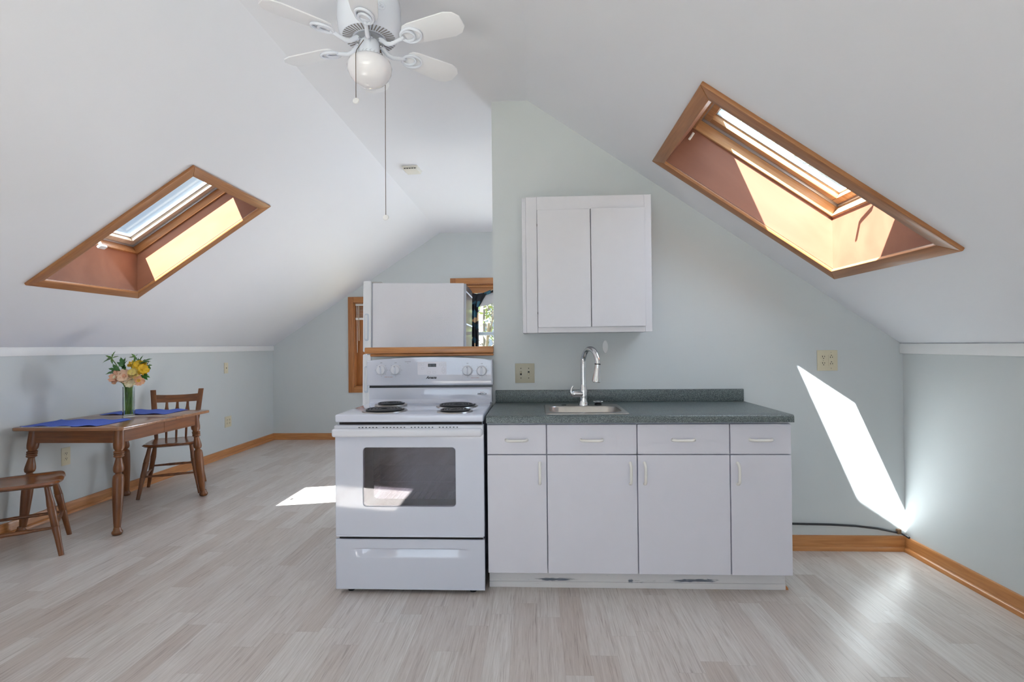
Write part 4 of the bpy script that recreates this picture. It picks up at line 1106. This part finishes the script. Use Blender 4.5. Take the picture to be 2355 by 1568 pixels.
def flower(label, top, face, pm, cm, rad, layers=2, petals=6, corona=True):
    r_ = thing('flower', label, 'flower', (VX, VY, TZ+.0005), 0, 'flowers in the glass vase')
    ax = Vector(face).normalized(); top = Vector(top)
    base = (random.uniform(-.022, .022), random.uniform(-.022, .022), .02)
    obj('stem', B().tube(stem_pts(top-ax*.008, base), .0046, 8), 'stem', r_)
    s0 = ax.orthogonal().normalized(); b = B()
    for l_ in range(layers):
        for k in range(petals):
            a = 2*PI*(k+.5*l_)/petals+random.uniform(-.12, .12)
            petal(b, top+ax*.003*l_, ax, (Matrix.Rotation(a, 3, ax) @ s0), rad*(1-.22*l_)*random.uniform(.92, 1.08), rad*.50, .16+.45*l_+random.uniform(-.08, .1))
    obj('petals', b, pm, r_, 70, recalc=False)
    if corona:
        T = Matrix.Translation(top) @ ax.to_track_quat('Z', 'Y').to_matrix().to_4x4()
        obj('flower_centre', B().lathe([(rad*.12, .002), (rad*.17, rad*.22), (rad*.26, rad*.42), (rad*.22, rad*.40), (rad*.12, rad*.12)], T, 14, cap=False), cm, r_, 60)
    return r_
fl = [('large peach blossom facing out at the front left of the vase', (-.052, -.045, .305), (-.35, -.9, .35), 'peach', 'cream', .058, 2),
      ('large peach blossom at the front centre of the bouquet', (.022, -.052, .315), (.05, -.95, .3), 'peach_pale', 'peach', .058, 2),
      ('peach blossom drooping at the right of the vase', (.098, -.02, .285), (.6, -.75, -.1), 'peach', 'yellow', .045, 1),
      ('cream blossom under the lemon one at the vase rim', (.055, -.05, .272), (.2, -.95, -.1), 'cream', 'cream', .042, 2),
      ('lemon double blossom right of centre in the bouquet', (.074, -.035, .335), (.35, -.85, .4), 'lemon', 'lemon', .043, 3),
      ('bright yellow blossom highest on the right of the bouquet', (.085, .01, .388), (.4, -.7, .5), 'yellow', 'yellow', .050, 2),
      ('bright yellow blossom at the far right of the bouquet', (.118, -.005, .362), (.75, -.6, .3), 'yellow', 'yellow', .044, 2),
      ('half hidden yellow blossom at the back of the bouquet', (.020, .03, .398), (.05, -.5, .85), 'yellow', 'yellow', .040, 2),
      ('small yellow and white blossom low on the left of the bouquet', (-.095, -.01, .287), (-.8, -.6, .0), 'cream', 'yellow', .038, 1)]
for (lb, tp, fc_, pm, cm, rd, ly) in fl: flower(lb, tp, fc_, pm, cm, rd, ly)
def leaflet(b, p0, d, up, ln, wd, droop, n=9, lobes=3):
    sd = d.cross(up).normalized(); rows = []
    for k in range(n+1):
        t_ = k/n; p = p0+d*ln*t_ - up*(droop*ln*t_*t_)
        w_ = wd*(math.sin(PI*(.06+.94*t_)**.75))*(1+.28*math.sin(lobes*2*PI*t_)) + .0006
        rows.append([b.bm.verts.new(p+sd*w_*q+up*(.22*w_*abs(q))) for q in (-1, -.4, 0, .4, 1)])
    for a, d_ in zip(rows, rows[1:]):
        for i in range(4): b.bm.faces.new((a[i], a[i+1], d_[i+1], d_[i]))
def sprig(label, top, dirs, mat, ln, wd):
    r_ = thing('leaf_sprig', label, 'foliage', (VX, VY, TZ+.0005), 0, 'leaf sprigs in the glass vase')
    top = Vector(top); base = (random.uniform(-.024, .024), random.uniform(-.024, .024), .02)
    obj('stem', B().tube(stem_pts(top, base), .0036, 7), 'stem', r_)
    b = B()
    for (d_, s_) in dirs:
        d_ = Vector(d_).normalized(); up = Vector((0, -.55, .8)); up = (up-d_*up.dot(d_)).normalized()
        leaflet(b, top, d_, up, ln*s_, wd*s_, .22)
    obj('leaves', b, mat, r_, 70, recalc=False)
sprig('arching green sprig reaching highest on the left of the bouquet', (-.125, -.01, .452), [((-1, -.1, -.25), 1.0), ((-.6, -.2, .5), .6), ((.3, -.1, .9), .75), ((.7, -.1, .35), .7), ((-.9, .2, .1), .8), ((.2, -.2, -.9), .5)], 'leaf2', .085, .015)
sprig('broad dark green leaf cluster low on the left of the bouquet', (-.065, -.02, .352), [((-1, -.3, -.05), 1.1), ((-.85, -.3, -.55), 1.05), ((-.55, -.4, -.85), .9), ((-.8, -.2, .45), .9), ((-.3, -.3, .8), .8)], 'leaf', .085, .020)
sprig('tall dark green leaves standing at the centre of the bouquet', (-.03, -.01, .385), [((-.2, -.2, 1), 1), ((.15, -.2, 1), .95), ((.45, -.3, .8), .85), ((-.6, -.2, .7), .8), ((0, -.7, .2), .8), ((.5, -.5, -.1), .8)], 'leaf', .080, .018)
sprig('small pale green sprig arching above the centre of the bouquet', (.055, .0, .462), [((-.9, -.2, .1), .9), ((-.4, -.2, .6), .7), ((.6, -.2, .7), .6), ((.5, -.2, -.5), .6), ((.1, -.3, -.9), .7)], 'leaf2', .052, .010)
sprig('pointed dark green leaves reaching up right over the yellow blossoms', (.075, .01, .405), [((.35, -.1, 1), .9), ((.9, -.1, .55), 1.35), ((1, -.15, .42), 1.2), ((.0, -.2, .8), .6)], 'leaf', .085, .013)
sprig('short green leaf behind the right yellow blossom', (.135, .02, .392), [((.8, -.2, .2), .9), ((.9, -.2, -.5), .8), ((.3, -.2, .7), .8)], 'leaf2', .052, .012)
sprig('green leaf pointing right under the yellow blossoms', (.115, -.01, .322), [((1, -.2, -.1), 1.0), ((.85, -.2, -.45), .85), ((.9, -.1, .2), .7)], 'leaf', .075, .015)

# ------------------------------------------------------------------ ceiling fan
FZ = 2.477
fan = thing('ceiling_fan', 'white six-blade ceiling fan with an opal glass light', 'ceiling fan', (-.662, 2.08, FZ))
obj('motor_housing', B().lathe([(.075, .2955), (.085, .27), (.088, .22), (.105, .20), (.121, .17), (.1255, .14), (.1265, .085), (.124, .062), (.1235, .058), (.120, .040), (.112, .026), (.106, .0205), (.060, .0200)], None, 56), 'fan', fan)
b = B()
for k in range(44):
    b.box(.066, .104, -.0026, .0026, -.003, .0004, 0, 1, Matrix.Rotation(2*PI*k/44, 4, 'Z') @ Matrix.Translation((0, 0, .0222)))
obj('vent_slots', b, 'vent', fan)
obj('rotor_plate', B().lathe([(.058, .020), (.060, .012), (.045, .004), (.030, .003)], None, 32), 'alu', fan)
b = B(); ring_ = [(.0175*math.cos(2*PI*k/24), .0235*math.sin(2*PI*k/24)) for k in range(24)]
T = mat_axes((.072, -.1035, .088), Vector((.821, .571, 0)), (0, 0, 1), Vector((.571, -.821, 0)))
b.tube([T @ Vector((p[1], p[0], .0015)) for p in ring_], .0013, 6, closed=True)
for (a, c_, r_) in ((-.011, 0, .0055), (0, .002, .0065), (.011, -.001, .0055)): b.ball(T @ Vector((a, c_, 0)), r_, 2, (1, 1, 1))
obj('oval_badge', b, 'fan', fan)
a0 = R(-137.16+180)
BR = .41
for k in range(6):
    a = a0+2*PI*k/6
    Rz = Matrix.Rotation(a, 4, 'Z'); pitch = Matrix.Rotation(R(-12), 4, 'X')
    # blade outline along local x
    o_ = [(.165, -.030), (.175, -.043), (.20, -.050), (.36, -.060), (.392, -.050), (BR+.002, -.026), (BR+.003, .022), (.392, .048), (.36, .058), (.20, .050), (.175, .043), (.165, .030)]
    bl_ = obj('blade', B().prism(o_, -.0028, .0028, Rz @ Matrix.Translation((0, 0, 0)) @ pitch, .0015, 2), 'blade', fan)
    # bracket: gooseneck arm with two nested loops under the blade
    b = B()
    arm = [(.050, 0, .008), (.066, 0, -.004), (.082, 0, -.018), (.102, 0, -.022), (.125, 0, -.017), (.150, 0, -.0105)]
    b.tube([Rz @ Vector(p) for p in arm], [.0105, .0098, .009, .0085, .008, .0075], 12)
    for (cx, rx, ry) in ((.192, .042, .034), (.178, .028, .024)):
        b.tube([Rz @ pitch @ Vector((cx+rx*math.cos(2*PI*i/28), ry*math.sin(2*PI*i/28), -.0085)) for i in range(28)], .0052, 8, closed=True)
    b.ball(Rz @ pitch @ Vector((.155, 0, -.010)), .008, 2, (1, 1, .8))
    obj('blade_bracket', b, 'fan', fan)
    for s_ in (-1, 1):
        obj('bracket_screw', B().lathe([(.0055, .0), (.0052, -.004), (0, -.005)], Rz @ Matrix.Translation((.047, s_*.011, .004)), 10), 'chrome', fan)
obj('switch_housing', B().lathe([(.036, .012), (.0405, .006), (.0405, -.052), (.038, -.060), (.0375, -.066)], None, 36), 'fan', fan)
b = B()
for k in range(16):
    a = 2*PI*k/16
    for s_ in (-1, 1):
        b.box(-.0045, .0045, -.0006, .0006, 0, .0006, 0, 1, Matrix.Rotation(a, 4, 'Z') @ mat_axes((.0402, 0, -.047), (0, 1, 0), (0, 0, 1), (1, 0, 0)) @ Matrix.Translation((0, s_*.003, 0)) @ Matrix.Rotation(s_*R(35), 4, 'Z'))
obj('leaf_band', b, 'ink_grey', fan)
obj('glass_globe', B().lathe([(.036, -.062), (.050, -.0625), (.070, -.067), (.083, -.078), (.0885, -.096), (.086, -.115), (.076, -.136), (.060, -.155), (.040, -.169), (.018, -.176), (0, -.177)], None, 72), 'opal', fan)
def chain(b, pts, r_=.0019, step=.0052):
    P_ = [Vector(p) for p in pts]
    for p, q in zip(P_, P_[1:]):
        n_ = max(1, int((q-p).length/step))
        b.tube([p, q], r_*.62, 6)
        for k in range(n_): b.ball(p.lerp(q, (k+.5)/n_), r_, 1)
c1 = obj('pull_chain', B(), 'brass', fan)
def refill(o, b):
    bmesh.ops.recalc_face_normals(b.bm, faces=b.bm.faces); b.bm.to_mesh(o.data); b.bm.free()
b = B(); chain(b, [(-.010, -.0425, -.008), (-.0255, -.078, -.066), (-.026, -.091, -.09), (-.026, -.091, -.262)]); refill(c1, b)
tagT = lambda o: mat_axes(o, (1, 0, 0), (0, .25, .97), (0, -.97, .25))
obj('pull_fob', B().lathe([(0, -.0035), (.0115, -.0035), (.013, 0), (.0115, .0035), (.004, .0042), (0, .003)], tagT((-.026, -.091, -.274)), 24), 'white_plastic', c1)
c2 = obj('pull_chain', B(), 'brass', fan)
b = B(); b.lathe([(.006, 0), (.006, .006)], mat_axes((.034, .022, -.02), (0, 1, 0), (0, 0, 1), (1, 0, 0)), 8); chain(b, [(.040, .025, -.02), (.048, .052, -.05), (.036, .095, -.10), (.034, .095, -.40), (.0335, .095, -.672)]); refill(c2, b)
obj('pull_fob', B().lathe([(0, -.0035), (.0115, -.0035), (.013, 0), (.0115, .0035), (.004, .0042), (0, .003)], tagT((.0335, .095, -.683)), 24), 'white_plastic', c2)

# ------------------------------------------------------------------ smoke alarm
sm = thing('smoke_alarm', 'small square white smoke alarm on the flat ceiling', 'smoke alarm', (-1.045, 4.42, ZC), R(-3))
obj('base', B().box(-.066, .066, -.075, .075, -.012, -.0005, .003), 'ivory_plastic', sm)
obj('cover', B().box(-.061, .061, -.070, .070, -.032, -.0125, .006, 2), 'ivory_plastic', sm)
b = B()
for k in range(5): b.box(-.052+.0215*k, -.036+.0215*k, -.0712, -.0700, -.026, -.019)
b.box(-.0625, -.061, -.055, .02, -.028, -.020)
obj('grille_slots', b, 'slot', sm)

# ------------------------------------------------------------------ outdoors
tag(obj('ground', B().box(-40, 40, -30, 60, -3.2, -3.0), 'ground'), 'leaf covered ground outside the house', 'ground', None, 'structure')
def tree(label, x_, y_, h_, seed, leafy, spread=1.0):
    rnd = random.Random(seed)
    r_ = thing('tree', label, 'tree', (x_, y_, -3.0), 0, 'trees outside the house')
    b = B(); tips = []
    def grow(p, d, ln, rad, lev):
        n = 4; pts = [p]; q = p.copy(); dd_ = d.copy()
        for k in range(n):
            dd_ = (dd_+Vector((rnd.uniform(-.12, .12), rnd.uniform(-.12, .12), rnd.uniform(-.03, .08)))*(1+.3*lev)).normalized()
            q = q+dd_*ln/n; pts.append(q)
        b.tube(pts, [rad*(1-.13*k) for k in range(n+1)], 7 if lev < 2 else 4)
        if lev >= 3: tips.append(pts[-1]); tips.append(pts[2]); return
        nb = (7 if lev == 0 else 4)
        for k in range(nb):
            t_ = rnd.uniform(.35, 1.0) if lev == 0 else rnd.uniform(.25, 1.0)
            i = min(n-1, int(t_*n)); s_ = pts[i].lerp(pts[i+1], t_*n-i)
            a = rnd.uniform(0, 2*PI); el = rnd.uniform(.25, .95)
            nd = Vector((math.cos(a)*spread, math.sin(a)*spread, el)).normalized()
            nd = (nd*.75+dd_*.35).normalized()
            grow(s_, nd, ln*rnd.uniform(.40, .58), rad*.45, lev+1)
    grow(Vector((0, 0, 0)), Vector((0, 0, 1)), h_*.75, h_*.016, 0)
    obj('trunk_and_branches', b, 'bark', r_)
    b = B()
    for tp in tips:
        for k in range(leafy):
            c_ = tp+Vector([rnd.gauss(0, .28) for _ in range(3)]); s_ = rnd.uniform(.04, .09)
            u_ = Vector([rnd.gauss(0, 1) for _ in range(3)]).normalized(); v_ = u_.orthogonal().normalized()
            b.face([c_-u_*s_, c_+v_*s_*.5, c_+u_*s_, c_-v_*s_*.5])
    tag(obj('foliage', b, 'leaf_out', r_, recalc=False), kind='stuff')
tree('bare spring tree seen through the right skylight, nearest the house', 7.6, 10.0, 9.5, 3, 3)
tree('bare spring tree seen through the right skylight, tallest one', 9.6, 11.5, 11.5, 4, 3)
tree('slim spring tree seen through the right skylight behind the others', 6.6, 13.5, 10.5, 5, 3)
tree('spring tree seen through the right skylight, farthest to the right', 12.0, 10.2, 10.5, 9, 3)
tree('leafy tree seen through the far window beside the curtain', -1.6, 14.0, 9.0, 6, 9, 1.2)
tree('leafy tree seen through the far window behind the first one', -3.0, 18.0, 10.0, 7, 9, 1.2)
tree('leafy tree outside the far window, right of the others', -.2, 17.0, 9.0, 8, 9, 1.2)
